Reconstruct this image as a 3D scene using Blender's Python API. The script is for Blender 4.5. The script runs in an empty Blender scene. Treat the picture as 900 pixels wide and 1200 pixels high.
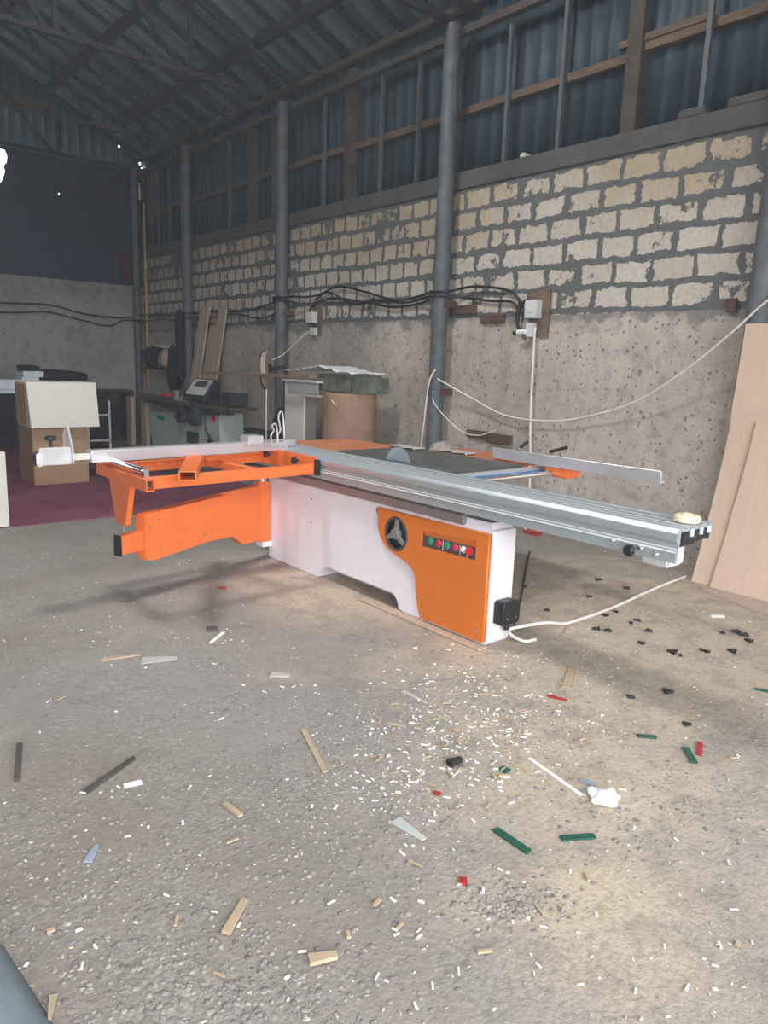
import bpy, bmesh, math, random
from mathutils import Vector, Matrix
random.seed(7)
C = bpy.context.scene.collection
sc = bpy.context.scene

# ------------------------------------------------------------------ camera
F, PITCH, YAW, ROLL, HC = 866.275, 0.196778, 0.700234, -0.0353867, 1.55
fw = Vector((math.sin(YAW)*math.cos(PITCH), math.cos(YAW)*math.cos(PITCH), -math.sin(PITCH)))
r0 = Vector((math.cos(YAW), -math.sin(YAW), 0)); d0 = fw.cross(r0)
rt = math.cos(ROLL)*r0 + math.sin(ROLL)*d0
dn = fw.cross(rt)
cd = bpy.data.cameras.new('camera'); cam = bpy.data.objects.new('camera', cd); C.objects.link(cam)
cd.sensor_fit = 'VERTICAL'; cd.sensor_height = 36; cd.lens = F*36/1200
cd.clip_start = 0.05; cd.clip_end = 200
m = Matrix((( rt.x, -dn.x, -fw.x, 0), (rt.y, -dn.y, -fw.y, 0), (rt.z, -dn.z, -fw.z, HC), (0, 0, 0, 1)))
cam.matrix_world = m
sc.camera = cam

def fl(px, py, z=0.0):
    "point of the floor seen at a place of the 900x1200 photograph"
    d = (px-450)/F*rt + (py-600)/F*dn + fw
    t = (z-HC)/d.z
    return Vector((0, 0, HC)) + t*d

# ------------------------------------------------------------------ world, light, exposure
sc.view_settings.view_transform = 'Standard'
sc.view_settings.look = 'None'
sc.view_settings.gamma = 1
sc.view_settings.use_curve_mapping = False
sc.view_settings.exposure = 0.0
w = bpy.data.worlds.new('world'); sc.world = w; w.use_nodes = True
bg = w.node_tree.nodes['Background']
bg.inputs[1].default_value = 8.5
_n = w.node_tree.nodes; _l = w.node_tree.links
_g = _n.new('ShaderNodeTexCoord'); _s = _n.new('ShaderNodeSeparateXYZ'); _r = _n.new('ShaderNodeValToRGB')
_l.new(_g.outputs['Generated'], _s.inputs[0]); _l.new(_s.outputs['Z'], _r.inputs[0]); _l.new(_r.outputs[0], bg.inputs[0])
_r.color_ramp.elements[0].position = 0.0; _r.color_ramp.elements[0].color = (.17, .155, .14, 1)     # ground outside
_r.color_ramp.elements[1].position = 0.03; _r.color_ramp.elements[1].color = (.92, .96, 1.0, 1)     # overcast sky

def area(name, loc, direction, sx, sy, power=0, portal=False, color=(1, 1, 1)):
    l = bpy.data.lights.new(name, 'AREA'); l.shape = 'RECTANGLE'; l.size = sx; l.size_y = sy
    l.energy = power; l.color = color
    if portal: l.cycles.is_portal = True
    o = bpy.data.objects.new(name, l); C.objects.link(o); o.location = loc
    o.rotation_euler = Vector(direction).to_track_quat('-Z', 'Y').to_euler()
    return o
area('door_daylight_portal', (-0.8, -2.95, 2.2), (0, 1, 0), 9.6, 4.4, portal=True)
area('roof_light_portal', (1.5, 4.55, 7.0), (0, 0, -1), 1.2, 1.2, portal=True)
area('door_daylight', (-1.2, -2.9, 2.6), (0.35, 1, -0.25), 6.0, 3.2, power=190, color=(1.0, 0.965, 0.92))
area('roof_daylight', (1.45, 4.9, 6.65), (0.1, -0.12, -1), 1.0, 1.0, power=300, color=(1.0, 0.98, 0.96))

# ------------------------------------------------------------------ materials
def nt(name):
    mt = bpy.data.materials.new(name); mt.use_nodes = True
    return mt, mt.node_tree, mt.node_tree.nodes, mt.node_tree.links, mt.node_tree.nodes['Principled BSDF']
def N(nodes, typ, **kw):
    n = nodes.new(typ)
    for k, v in kw.items():
        if k in n.inputs: n.inputs[k].default_value = v
        else: setattr(n, k, v)
    return n
def noise(T, L, vec, scale, detail=4, rough=.6):
    n = T.new('ShaderNodeTexNoise'); n.inputs['Scale'].default_value = scale
    n.inputs['Detail'].default_value = detail; n.inputs['Roughness'].default_value = rough
    if vec is not None: L.new(vec, n.inputs['Vector'])
    return n.outputs['Fac']
def ramp(T, L, src, stops):
    r = T.new('ShaderNodeValToRGB'); e = r.color_ramp.elements
    while len(e) < len(stops): e.new(0.5)
    for i, (p, c) in enumerate(stops):
        e[i].position = p
        e[i].color = (c, c, c, 1) if isinstance(c, (int, float)) else (*c, 1)
    L.new(src, r.inputs[0]); return r.outputs[0]
def mix(T, L, fac, a, b, blend='MIX'):
    n = T.new('ShaderNodeMix'); n.data_type = 'RGBA'; n.blend_type = blend
    for sock, v in ((n.inputs[0], fac), (n.inputs[6], a), (n.inputs[7], b)):
        if isinstance(v, bpy.types.NodeSocket): L.new(v, sock)
        elif isinstance(v, (int, float)) and sock.type == 'VALUE': sock.default_value = v
        else: sock.default_value = (*v, 1)
    return n.outputs[2]
def math_(T, L, op, a, b=None, clamp=False):
    n = T.new('ShaderNodeMath'); n.operation = op; n.use_clamp = clamp
    for i, v in enumerate((a, b)):
        if v is None: continue
        if isinstance(v, bpy.types.NodeSocket): L.new(v, n.inputs[i])
        else: n.inputs[i].default_value = v
    return n.outputs[0]
def bump(T, L, height, strength, dist, bs):
    b = T.new('ShaderNodeBump'); b.inputs['Strength'].default_value = strength; b.inputs['Distance'].default_value = dist
    L.new(height, b.inputs['Height']); L.new(b.outputs[0], bs.inputs['Normal'])
def pos(T):
    return T.new('ShaderNodeNewGeometry').outputs['Position']
def objco(T):
    return T.new('ShaderNodeTexCoord').outputs['Object']

def mat(name, col, rough=.6, metal=0., var=.12, scale=6., bmp=0., bscale=60., spec=.5, alpha=None, trans=0., stretch=None):
    mt, t, T, L, bs = nt(name)
    v = objco(T)
    if stretch:
        mp = T.new('ShaderNodeMapping'); mp.inputs['Scale'].default_value = stretch; L.new(v, mp.inputs[0]); v = mp.outputs[0]
    n = noise(T, L, v, scale)
    c = mix(T, L, ramp(T, L, n, [(.3, 0.), (.7, 1.)]), tuple(x*(1-var) for x in col), tuple(min(1, x*(1+var)) for x in col))
    L.new(c, bs.inputs['Base Color'])
    bs.inputs['Roughness'].default_value = rough; bs.inputs['Metallic'].default_value = metal
    bs.inputs['Specular IOR Level'].default_value = spec
    if alpha is not None: bs.inputs['Alpha'].default_value = alpha
    if trans: bs.inputs['Transmission Weight'].default_value = trans
    if bmp: bump(T, L, noise(T, L, v, bscale), bmp, .01, bs)
    return mt

M = {}
M['orange'] = mat('orange_powder_coat', (.80, .17, .035), .42, var=.06)
M['panelorange'] = mat('orange_panel_paint', (.66, .165, .02), .45, var=.04)
M['white'] = mat('white_machine_paint', (.80, .775, .845), .4, var=.03, scale=3)
M['alu'] = mat('brushed_aluminium', (.44, .485, .515), .4, metal=.5, var=.08, scale=5, stretch=(8, .6, 8))
M['aluL'] = mat('light_aluminium', (.66, .64, .67), .34, metal=.6, var=.06, scale=5)
M['aluD'] = mat('grey_mauve_profile', (.30, .255, .26), .45, metal=.4, var=.2, scale=4)  # grey-mauve, darker than the other aluminium
M['cast'] = mat('ground_cast_iron', (.13, .14, .13), .45, metal=.5, var=.15, scale=5)
M['chrome'] = mat('chrome', (.85, .85, .87), .12, metal=1., var=.02)
M['black'] = mat('black_plastic', (.015, .015, .018), .4, var=.2)
M['darkgrey'] = mat('dark_grey_plate', (.07, .07, .075), .5)
M['blade'] = mat('saw_blade_steel', (.42, .52, .58), .3, metal=.8, var=.1)
M['cream'] = mat('cream_plastic', (.80, .70, .48), .5, var=.05)
M['redb'] = mat('red_button', (.65, .02, .04), .35)
M['greenb'] = mat('green_button', (.01, .28, .12), .35)
M['whiteb'] = mat('white_button', (.9, .9, .88), .35)
M['bluepaint'] = mat('blue_scale_tape', (.05, .2, .42), .4)
M['brass'] = mat('brass', (.6, .45, .2), .3, metal=.9)
M['clear'] = mat('clear_guard_plastic', (.85, .87, .9), .2, alpha=.38, var=.03)
M['steelpaint'] = mat('grey_painted_steel', (.10, .11, .12), .6, metal=.1, var=.35, scale=7, bmp=.2)
M['steelbrown'] = mat('rusty_primed_steel', (.075, .06, .055), .7, var=.35, scale=7)
M['truss'] = mat('dark_truss_steel', (.014, .016, .021), .75, var=.3)
M['timber'] = mat('girt_timber', (.13, .088, .055), .75, var=.3, scale=3, stretch=(1, 1, 6))
M['eavewood'] = mat('dusty_eave_timber', (.13, .105, .075), .8, var=.3, scale=3)
M['dustyorange'] = mat('sawdust_covered_orange', (.46, .16, .07), .7, var=.12)
M['edge'] = mat('bright_aluminium_edge', (.9, .92, .93), .4, metal=.2, var=.03)
M['timberdark'] = mat('dark_old_timber', (.07, .056, .046), .8, var=.4, scale=4)
M['plank'] = mat('pale_plank', (.44, .33, .24), .7, var=.2, scale=4, stretch=(6, 6, .6))
M['plankpink'] = mat('pinkish_plank', (.43, .33, .27), .7, var=.15, scale=4, stretch=(6, 6, .6))
M['mdf'] = mat('raw_fibreboard', (.56, .415, .32), .72, var=.06, scale=4, stretch=(9, 9, .4))
M['mdfedge'] = mat('fibreboard_edge', (.35, .24, .17), .8, var=.1)
M['carton'] = mat('brown_cardboard', (.36, .235, .14), .8, var=.06)
M['creamcarton'] = mat('cream_carton', (.72, .68, .60), .6, var=.03)
M['burlap'] = mat('brown_kraft_wrap', (.30, .19, .13), .85, var=.2, scale=5, bmp=.3, bscale=30)
M['offwhite'] = mat('off_white_board', (.66, .64, .58), .6, var=.05)
M['greyband'] = mat('grey_panel', (.36, .35, .36), .6)
M['film'] = mat('white_plastic_film', (.84, .87, .9), .35, var=.08)
M['tankglass'] = mat('greenish_dirty_glass', (.13, .145, .115), .35, var=.5, scale=9)
M['tapebrown'] = mat('brown_edge_tape', (.25, .17, .12), .6, var=.1)
M['machwhite'] = mat('pale_grey_enamel', (.42, .46, .44), .5, var=.05)
M['machdark'] = mat('dark_machine_metal', (.04, .045, .05), .45, var=.3)
M['tabletop'] = mat('worn_dark_tabletop', (.085, .07, .068), .4, var=.3)
M['clothdark'] = mat('black_cloth', (.012, .013, .018), .85, bmp=.5, bscale=20)
M['boxwhite'] = mat('white_carton', (.62, .68, .72), .6)
M['boxgrey'] = mat('grey_plastic_box', (.6, .62, .62), .5)
M['woodboard'] = mat('dirty_plywood_backing', (.17, .11, .08), .8, var=.3)
M['cableblack'] = mat('black_cable_sheath', (.01, .01, .012), .5)
M['cablewhite'] = mat('white_cable_sheath', (.72, .68, .62), .5)
M['rust'] = mat('rusty_plate', (.10, .055, .04), .8, var=.3, scale=20)
M['tarpblue'] = mat('blue_grey_cloth', (.16, .21, .235), .7, bmp=.3, bscale=90)
M['greenstrip'] = mat('dark_green_laminate', (.012, .085, .055), .4, var=.15)
M['redstrip'] = mat('red_laminate', (.36, .02, .025), .4)
M['chipwhite'] = mat('white_laminate_offcut', (.88, .87, .84), .5, var=.04)
M['chipwood'] = mat('raw_wood_offcut', (.42, .32, .215), .7, var=.15)
M['chipdark'] = mat('dark_offcut', (.02, .018, .018), .6)
M['chipgrey'] = mat('grey_blue_offcut', (.26, .3, .36), .5)
M['filmdull'] = mat('dull_plastic_film', (.46, .47, .46), .4, var=.1)
M['paper'] = mat('crumpled_paper', (.44, .42, .39), .7)
M['yellow'] = mat('yellow_lit_gap', (.7, .55, .16), .25, metal=.3)  # light of the corner gap put in as yellow colour

# chips and pebbles get their shade per island
def island_mat(name, stops, rough=.7):
    mt, t, T, L, bs = nt(name)
    g = T.new('ShaderNodeNewGeometry')
    L.new(ramp(T, L, g.outputs['Random Per Island'], stops), bs.inputs['Base Color'])
    bs.inputs['Roughness'].default_value = rough
    return mt
M['pebble'] = island_mat('pebble_stone', [(0, (.15, .14, .13)), (.4, (.23, .215, .195)), (.85, (.29, .27, .235)), (.985, (.34, .31, .27)), (1, (.5, .47, .42))])
M['crumb'] = island_mat('small_chips', [(0, (.82, .8, .76)), (.22, (.72, .69, .65)), (.35, (.56, .45, .33)), (.72, (.5, .41, .31)), (.74, (.2, .2, .2)), (1, (.34, .33, .32))])

# concrete wall
def concrete(name, base, pits=True, band=None, stain=(.16, .14, .12), sc_=1.):
    mt, t, T, L, bs = nt(name); p = pos(T)
    n1 = noise(T, L, p, 1.1*sc_, 6, .65); n2 = noise(T, L, p, 9*sc_, 6, .7); n3 = noise(T, L, p, 45, 3)
    c = mix(T, L, ramp(T, L, n1, [(.34, 0.), (.64, 1.)]), tuple(x*.78 for x in base), tuple(min(1, x*1.14) for x in base))
    c = mix(T, L, ramp(T, L, n2, [(.36, .4), (.5, 0.)]), c, stain)
    c = mix(T, L, ramp(T, L, n3, [(.3, .25), (.6, 0.)]), c, stain)
    if band:
        mp = T.new('ShaderNodeMapping'); mp.inputs['Scale'].default_value = (3, 3, .5); L.new(p, mp.inputs[0])
        c = mix(T, L, ramp(T, L, noise(T, L, mp.outputs[0], 1.6, 5, .7), [(.5, 0.), (.68, .45)]), c, tuple(x*.62 for x in base))
        sz = T.new('ShaderNodeSeparateXYZ'); L.new(p, sz.inputs[0])
        e = math_(T, L, 'ADD', math_(T, L, 'SUBTRACT', sz.outputs['Z'], band), math_(T, L, 'MULTIPLY', math_(T, L, 'SUBTRACT', noise(T, L, p, 3, 5, .65), .5), .55))
        c = mix(T, L, ramp(T, L, e, [(0., 0.), (.06, .75)]), c, (.17, .17, .165))
    h = n2
    if pits:
        v = T.new('ShaderNodeTexVoronoi'); v.inputs['Scale'].default_value = 16; L.new(p, v.inputs['Vector'])
        k = math_(T, L, 'ADD', v.outputs['Distance'], math_(T, L, 'MULTIPLY', noise(T, L, p, 5, 2), .55))
        pit = ramp(T, L, k, [(.42, 1.), (.47, 0.)])
        c = mix(T, L, math_(T, L, 'MULTIPLY', pit, .75), c, tuple(x*.35 for x in base))
        h = math_(T, L, 'SUBTRACT', n2, math_(T, L, 'MULTIPLY', pit, .9))
    L.new(c, bs.inputs['Base Color']); bs.inputs['Roughness'].default_value = .9
    bs.inputs['Specular IOR Level'].default_value = .25
    bump(T, L, h, .55, .02, bs)
    return mt
M['concrete'] = concrete('rough_cast_concrete', (.49, .43, .375), band=1.97)
M['concreteback'] = concrete('back_wall_concrete', (.34, .33, .30), pits=False, stain=(.15, .145, .135))
M['beam'] = concrete('ring_beam_concrete', (.105, .10, .097), pits=False, stain=(.06, .058, .055), sc_=2)

# limestone blocks in smeared mortar
mt, t, T, L, bs = nt('limestone_blocks_with_mortar'); M['blocks'] = mt
p = pos(T); sx = T.new('ShaderNodeSeparateXYZ'); L.new(p, sx.inputs[0])
cx = T.new('ShaderNodeCombineXYZ')
L.new(math_(T, L, 'ADD', math_(T, L, 'ADD', sx.outputs['Y'], 40.12), math_(T, L, 'MULTIPLY', math_(T, L, 'MAXIMUM', math_(T, L, 'SUBTRACT', sx.outputs['Y'], 5.9), 0.), .45)), cx.inputs[0]); L.new(math_(T, L, 'SUBTRACT', sx.outputs['Z'], 2.085), cx.inputs[1])
def dist(vec, scale, amp):
    n = T.new('ShaderNodeTexNoise'); n.inputs['Scale'].default_value = scale; n.inputs['Detail'].default_value = 3; L.new(p, n.inputs['Vector'])
    s = T.new('ShaderNodeVectorMath'); s.operation = 'SUBTRACT'; L.new(n.outputs['Color'], s.inputs[0]); s.inputs[1].default_value = (.5, .5, .5)
    k = T.new('ShaderNodeVectorMath'); k.operation = 'MULTIPLY'; L.new(s.outputs[0], k.inputs[0]); k.inputs[1].default_value = (amp*1.4, amp, 0)
    a = T.new('ShaderNodeVectorMath'); L.new(vec, a.inputs[0]); L.new(k.outputs[0], a.inputs[1]); return a.outputs[0]
v = dist(cx.outputs[0], 1.6, .07); v = dist(v, 11, .06); v = dist(v, 35, .02)
br = T.new('ShaderNodeTexBrick'); L.new(v, br.inputs['Vector'])
br.inputs['Scale'].default_value = 1; br.inputs['Brick Width'].default_value = .37; br.inputs['Row Height'].default_value = .211
br.inputs['Mortar Size'].default_value = .046; br.inputs['Mortar Smooth'].default_value = 1; br.inputs['Bias'].default_value = 0
br.inputs['Color1'].default_value = (0, 0, 0, 1); br.inputs['Color2'].default_value = (1, 1, 1, 1)
patch = ramp(T, L, noise(T, L, p, 1.7, 3), [(.46, 0.), (.68, .6)])
k = math_(T, L, 'ADD', math_(T, L, 'ADD', br.outputs['Fac'], patch), math_(T, L, 'MULTIPLY', math_(T, L, 'SUBTRACT', noise(T, L, p, 12, 4, .7), .5), 1.7))
mort = ramp(T, L, k, [(.40, 0.), (.50, 1.)])
stone = mix(T, L, br.outputs['Color'], (.49, .44, .375), (.56, .52, .46))
stone = mix(T, L, ramp(T, L, math_(T, L, 'ADD', noise(T, L, p, .8, 2), math_(T, L, 'MULTIPLY', math_(T, L, 'SUBTRACT', sx.outputs['Z'], 2.8), .45)), [(.45, 0.), (.68, .85)]), stone, (.40, .32, .22))
stone = mix(T, L, ramp(T, L, noise(T, L, p, 30, 3), [(.35, .35), (.55, 0.)]), stone, (.30, .25, .19))
mc = mix(T, L, noise(T, L, p, 6, 5), (.085, .093, .098), (.155, .162, .16))
L.new(mix(T, L, mort, stone, mc), bs.inputs['Base Color']); bs.inputs['Roughness'].default_value = .92
bs.inputs['Specular IOR Level'].default_value = .2
bump(T, L, math_(T, L, 'ADD', math_(T, L, 'MULTIPLY', mort, .8), math_(T, L, 'MULTIPLY', noise(T, L, p, 25, 4), .5)), .6, .02, bs)

# corrugated metal: sheet-wide changes of tone
def corr(name, c1, c2, axis, rough=.38, metal=.55):
    mt, t, T, L, bs = nt(name); p = pos(T)
    mp = T.new('ShaderNodeMapping'); L.new(p, mp.inputs[0])
    mp.inputs['Scale'].default_value = {'Y': (.12, 2.2, .12), 'X': (2.2, .12, .12)}[axis]
    c = mix(T, L, ramp(T, L, noise(T, L, mp.outputs[0], 1, 2), [(.35, 0.), (.65, 1.)]), c1, c2)
    c = mix(T, L, ramp(T, L, noise(T, L, p, 2.5, 5), [(.45, 0.), (.75, .45)]), c, tuple(x*.5 for x in c1))
    L.new(c, bs.inputs['Base Color']); bs.inputs['Roughness'].default_value = rough; bs.inputs['Metallic'].default_value = metal
    return mt
M['clad'] = corr('blue_grey_wall_cladding', (.022, .046, .07), (.045, .085, .122), 'Y', .6, .12)
M['cladback'] = corr('blue_grey_gable_cladding', (.07, .13, .17), (.12, .21, .26), 'X', .45, .35)
M['roof'] = corr('dusty_roof_sheeting', (.17, .26, .37), (.33, .45, .56), 'Y', .6, .1)

# tarpaulin
mt, t, T, L, bs = nt('dark_navy_tarpaulin'); M['tarp'] = mt; p = pos(T)
mp = T.new('ShaderNodeMapping'); L.new(p, mp.inputs[0]); mp.inputs['Scale'].default_value = (.5, .5, 3)
L.new(mix(T, L, noise(T, L, mp.outputs[0], 1.6, 3), (.008, .018, .055), (.028, .035, .07)), bs.inputs['Base Color'])
bs.inputs['Roughness'].default_value = .55
bump(T, L, noise(T, L, mp.outputs[0], 2, 2), .4, .05, bs)
M['redcloth'] = mat('dark_red_cloth', (.06, .008, .012), .8)

# carpet
mt, t, T, L, bs = nt('burgundy_carpet'); M['carpet'] = mt; p = pos(T)
c = mix(T, L, ramp(T, L, noise(T, L, p, 1.5, 5), [(.35, 0.), (.7, 1.)]), (.17, .05, .09), (.27, .105, .15))
c = mix(T, L, ramp(T, L, noise(T, L, p, 14, 5, .75), [(.62, 0.), (.72, .6)]), c, (.4, .33, .32))
L.new(c, bs.inputs['Base Color']); bs.inputs['Roughness'].default_value = .95; bs.inputs['Specular IOR Level'].default_value = .1
bump(T, L, noise(T, L, p, 150, 2), .5, .01, bs)

# floor: trodden dust, gravel and sawdust over concrete
mt, t, T, L, bs = nt('dusty_gravel_floor'); M['floor'] = mt; p = pos(T)
def blob(cx_, cy_, r, soft=.6, sx_=1., sy_=1.):
    mp = T.new('ShaderNodeMapping'); mp.vector_type = 'TEXTURE'; L.new(p, mp.inputs[0])
    mp.inputs['Location'].default_value = (cx_, cy_, 0); mp.inputs['Scale'].default_value = (r*sx_, r*sy_, 1)
    g = T.new('ShaderNodeVectorMath'); g.operation = 'LENGTH'; L.new(mp.outputs[0], g.inputs[0])
    d = math_(T, L, 'ADD', g.outputs['Value'], math_(T, L, 'MULTIPLY', math_(T, L, 'SUBTRACT', noise(T, L, p, 1.8, 5, .65), .5), 1.3))
    return ramp(T, L, d, [(1-soft, 1.), (1.0, 0.)]) if soft < 1 else ramp(T, L, d, [(0, 1.), (1., 0.)])
n1 = noise(T, L, p, .9, 5, .6); n2 = noise(T, L, p, 5, 6, .7); n3 = noise(T, L, p, 40, 4, .7)
c = mix(T, L, ramp(T, L, n1, [(.36, 0.), (.62, 1.)]), (.245, .213, .185), (.312, .28, .25))
# bluish-grey cement dust
gray = math_(T, L, 'MAXIMUM', blob(1.75, 2.35, 1.15, .8, 1, 1), blob(1.2, 3.2, .8, .8))
gray = math_(T, L, 'MAXIMUM', gray, blob(2.5, 1.05, .6, .8))
c = mix(T, L, math_(T, L, 'MULTIPLY', gray, .5), c, (.285, .276, .275))
# warm sawdust
sand = math_(T, L, 'MAXIMUM', blob(4.2, 2.2, 2.6, .5, 1, .75), blob(2.4, 1.5, 1.05, .7))
sand = math_(T, L, 'MAXIMUM', sand, blob(2.9, 4.0, 1.0, .7, .8, 1.3))
sand = math_(T, L, 'MAXIMUM', sand, blob(1.8, 1.05, .6, .8))
c = mix(T, L, math_(T, L, 'MULTIPLY', sand, .92), c, mix(T, L, n2, (.40, .325, .245), (.56, .465, .355)))
# dark brown trodden earth at the left front
dark = blob(.75, 2.3, .95, .8, 1, 1.1)
c = mix(T, L, math_(T, L, 'MULTIPLY', dark, .6), c, (0.225, 0.188, 0.15))
c = mix(T, L, ramp(T, L, n2, [(.36, .45), (.52, 0.)]), c, (0.194, 0.176, 0.158))
# fine grit
v1 = T.new('ShaderNodeTexVoronoi'); v1.inputs['Scale'].default_value = 75; v1.inputs['Randomness'].default_value = 1; L.new(p, v1.inputs['Vector'])
grit_on = ramp(T, L, noise(T, L, p, 2.2, 4), [(.42, .15), (.62, .8)])
grit_on = math_(T, L, 'MULTIPLY', grit_on, math_(T, L, 'SUBTRACT', 1., math_(T, L, 'MULTIPLY', sand, .75)))
gs = T.new('ShaderNodeSeparateColor'); L.new(v1.outputs['Color'], gs.inputs[0])
gcol = ramp(T, L, gs.outputs[0], [(0, (0.180, 0.169, 0.158)), (.5, (0.274, 0.256, 0.230)), (.9, (0.331, 0.310, 0.274)), (1, (0.446, 0.425, 0.389))])
c = mix(T, L, math_(T, L, 'MULTIPLY', grit_on, .6), c, gcol)
c = mix(T, L, ramp(T, L, n3, [(.36, .3), (.5, 0.)]), c, (0.158, 0.144, 0.130))
L.new(c, bs.inputs['Base Color']); bs.inputs['Roughness'].default_value = .93; bs.inputs['Specular IOR Level'].default_value = .2
hh = math_(T, L, 'ADD', math_(T, L, 'MULTIPLY', n3, .35), n2)
hh = math_(T, L, 'SUBTRACT', hh, math_(T, L, 'MULTIPLY', math_(T, L, 'MULTIPLY', v1.outputs['Distance'], grit_on), .3))
bump(T, L, hh, .45, .02, bs)

# ------------------------------------------------------------------ mesh building
class MB:
    def __init__(s): s.bm = bmesh.new()
    def box(s, x0, x1, y0, y1, z0, z1, rz=0, bev=0):
        r = bmesh.ops.create_cube(s.bm, size=1)
        vs = r['verts']
        c = Vector(((x0+x1)/2, (y0+y1)/2, (z0+z1)/2))
        for v in vs: v.co = Vector((v.co.x*(x1-x0), v.co.y*(y1-y0), v.co.z*(z1-z0)))
        if rz: bmesh.ops.rotate(s.bm, verts=vs, cent=(0, 0, 0), matrix=Matrix.Rotation(rz, 3, 'Z'))
        for v in vs: v.co += c
        if bev:
            es = list({e for v in vs for e in v.link_edges})
            bmesh.ops.bevel(s.bm, geom=es, offset=bev, segments=2, affect='EDGES')
        return s
    def obox(s, p0, p1, wid, hei, up=(0, 0, 1)):
        "bar of width wid and height hei from p0 to p1"
        p0, p1 = Vector(p0), Vector(p1); d = (p1-p0); ln = d.length; d.normalize()
        u = Vector(up); sd = d.cross(u).normalized(); u = sd.cross(d)
        vs = []
        for e in (p0, p1):
            for a, b in ((-1, -1), (1, -1), (1, 1), (-1, 1)): vs.append(s.bm.verts.new(e + sd*a*wid/2 + u*b*hei/2))
        for f in ((3, 2, 1, 0), (4, 5, 6, 7), (0, 1, 5, 4), (1, 2, 6, 5), (2, 3, 7, 6), (3, 0, 4, 7)): s.bm.faces.new([vs[i] for i in f])
        return s
    def cyl(s, p0, p1, r, r2=None, n=20):
        p0, p1 = Vector(p0), Vector(p1); d = p1-p0
        r2 = r if r2 is None else r2
        q = d.to_track_quat('Z', 'Y').to_matrix()
        A = []; B = []
        for i in range(n):
            a = 2*math.pi*i/n; u = q @ Vector((math.cos(a), math.sin(a), 0))
            A.append(s.bm.verts.new(p0+u*r)); B.append(s.bm.verts.new(p1+u*r2))
        for i in range(n): s.bm.faces.new([A[i], A[(i+1) % n], B[(i+1) % n], B[i]])
        s.bm.faces.new(A[::-1]); s.bm.faces.new(B)
        return s
    def lathe(s, c, prof, axis=(0, 0, 1), n=24):
        "prof: list of (r, h) from bottom to top about axis through c"
        q = Vector(axis).to_track_quat('Z', 'Y').to_matrix(); c = Vector(c); R = []
        for r, h in prof:
            R.append([s.bm.verts.new(c + q @ Vector((r*math.cos(2*math.pi*i/n), r*math.sin(2*math.pi*i/n), h))) for i in range(n)])
        for A, B in zip(R, R[1:]):
            for i in range(n): s.bm.faces.new([A[i], A[(i+1) % n], B[(i+1) % n], B[i]])
        s.bm.faces.new(R[0][::-1]); s.bm.faces.new(R[-1])
        return s
    def tube(s, pts, r, n=8, sub=6):
        P = [Vector(p) for p in pts]
        if len(P) > 2 and sub > 1:
            Q = []
            E_ = [P[0]*2-P[1]] + P + [P[-1]*2-P[-2]]
            for i in range(1, len(E_)-2):
                a, b, c, d = E_[i-1:i+3]
                for k in range(sub):
                    t_ = k/sub
                    Q.append(.5*((2*b) + (c-a)*t_ + (2*a-5*b+4*c-d)*t_*t_ + (3*b-a-3*c+d)*t_**3))
            Q.append(P[-1]); P = Q
        rings = []; ref = Vector((.13, .21, .97)).normalized()
        for i, q in enumerate(P):
            d = (P[min(i+1, len(P)-1)] - P[max(i-1, 0)])
            if d.length < 1e-6: d = Vector((0, 0, 1))
            d.normalize(); u = d.cross(ref)
            if u.length < .05: u = d.cross(Vector((1, 0, 0)))
            u.normalize(); w_ = d.cross(u)
            rings.append([s.bm.verts.new(q + r*(u*math.cos(2*math.pi*k/n) + w_*math.sin(2*math.pi*k/n))) for k in range(n)])
        for A, B in zip(rings, rings[1:]):
            for i in range(n): s.bm.faces.new([A[i], A[(i+1) % n], B[(i+1) % n], B[i]])
        s.bm.faces.new(rings[0][::-1]); s.bm.faces.new(rings[-1])
        return s
    def prism(s, poly, axis, a, b):
        "poly in the two other axes (in xyz order) pulled along axis from a to b"
        def P(u, v, w_):
            return {'X': (w_, u, v), 'Y': (u, w_, v), 'Z': (u, v, w_)}[axis]
        A = [s.bm.verts.new(P(u, v, a)) for u, v in poly]; B = [s.bm.verts.new(P(u, v, b)) for u, v in poly]
        n = len(poly)
        for i in range(n): s.bm.faces.new([A[i], A[(i+1) % n], B[(i+1) % n], B[i]])
        s.bm.faces.new(A[::-1]); s.bm.faces.new(B)
        return s
    def holed(s, outer, holes, axis, a, b):
        "plate with holes, same convention as prism"
        cu = bpy.data.curves.new('tmp', 'CURVE'); cu.dimensions = '2D'; cu.fill_mode = 'BOTH'; cu.extrude = abs(b-a)/2
        for poly in [outer]+holes:
            sp = cu.splines.new('POLY'); sp.points.add(len(poly)-1); sp.use_cyclic_u = True
            for i, (u, v) in enumerate(poly): sp.points[i].co = (u, v, 0, 1)
        o = bpy.data.objects.new('tmp', cu); C.objects.link(o)
        me = bpy.data.meshes.new_from_object(o); mid = (a+b)/2
        for v in me.vertices:
            u, w_, h = v.co
            v.co = {'X': (mid+h, u, w_), 'Y': (u, mid+h, w_), 'Z': (u, w_, mid+h)}[axis]
        s.bm.from_mesh(me); bpy.data.objects.remove(o); bpy.data.curves.remove(cu); bpy.data.meshes.remove(me)
        return s
    def build(s, name, m, parent=None, bevel=0, smooth=35, org=None):
        bm = s.bm
        bmesh.ops.remove_doubles(bm, verts=bm.verts, dist=1e-6)
        bmesh.ops.recalc_face_normals(bm, faces=bm.faces)
        me = bpy.data.meshes.new(name)
        if parent is not None:
            o0 = Vector(parent['_org']) if '_org' in parent else Vector((0, 0, 0))
        elif org is not None: o0 = Vector(org)
        else:
            xs = [v.co for v in bm.verts]
            o0 = Vector(((min(v.x for v in xs)+max(v.x for v in xs))/2, (min(v.y for v in xs)+max(v.y for v in xs))/2, min(v.z for v in xs)))
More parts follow.
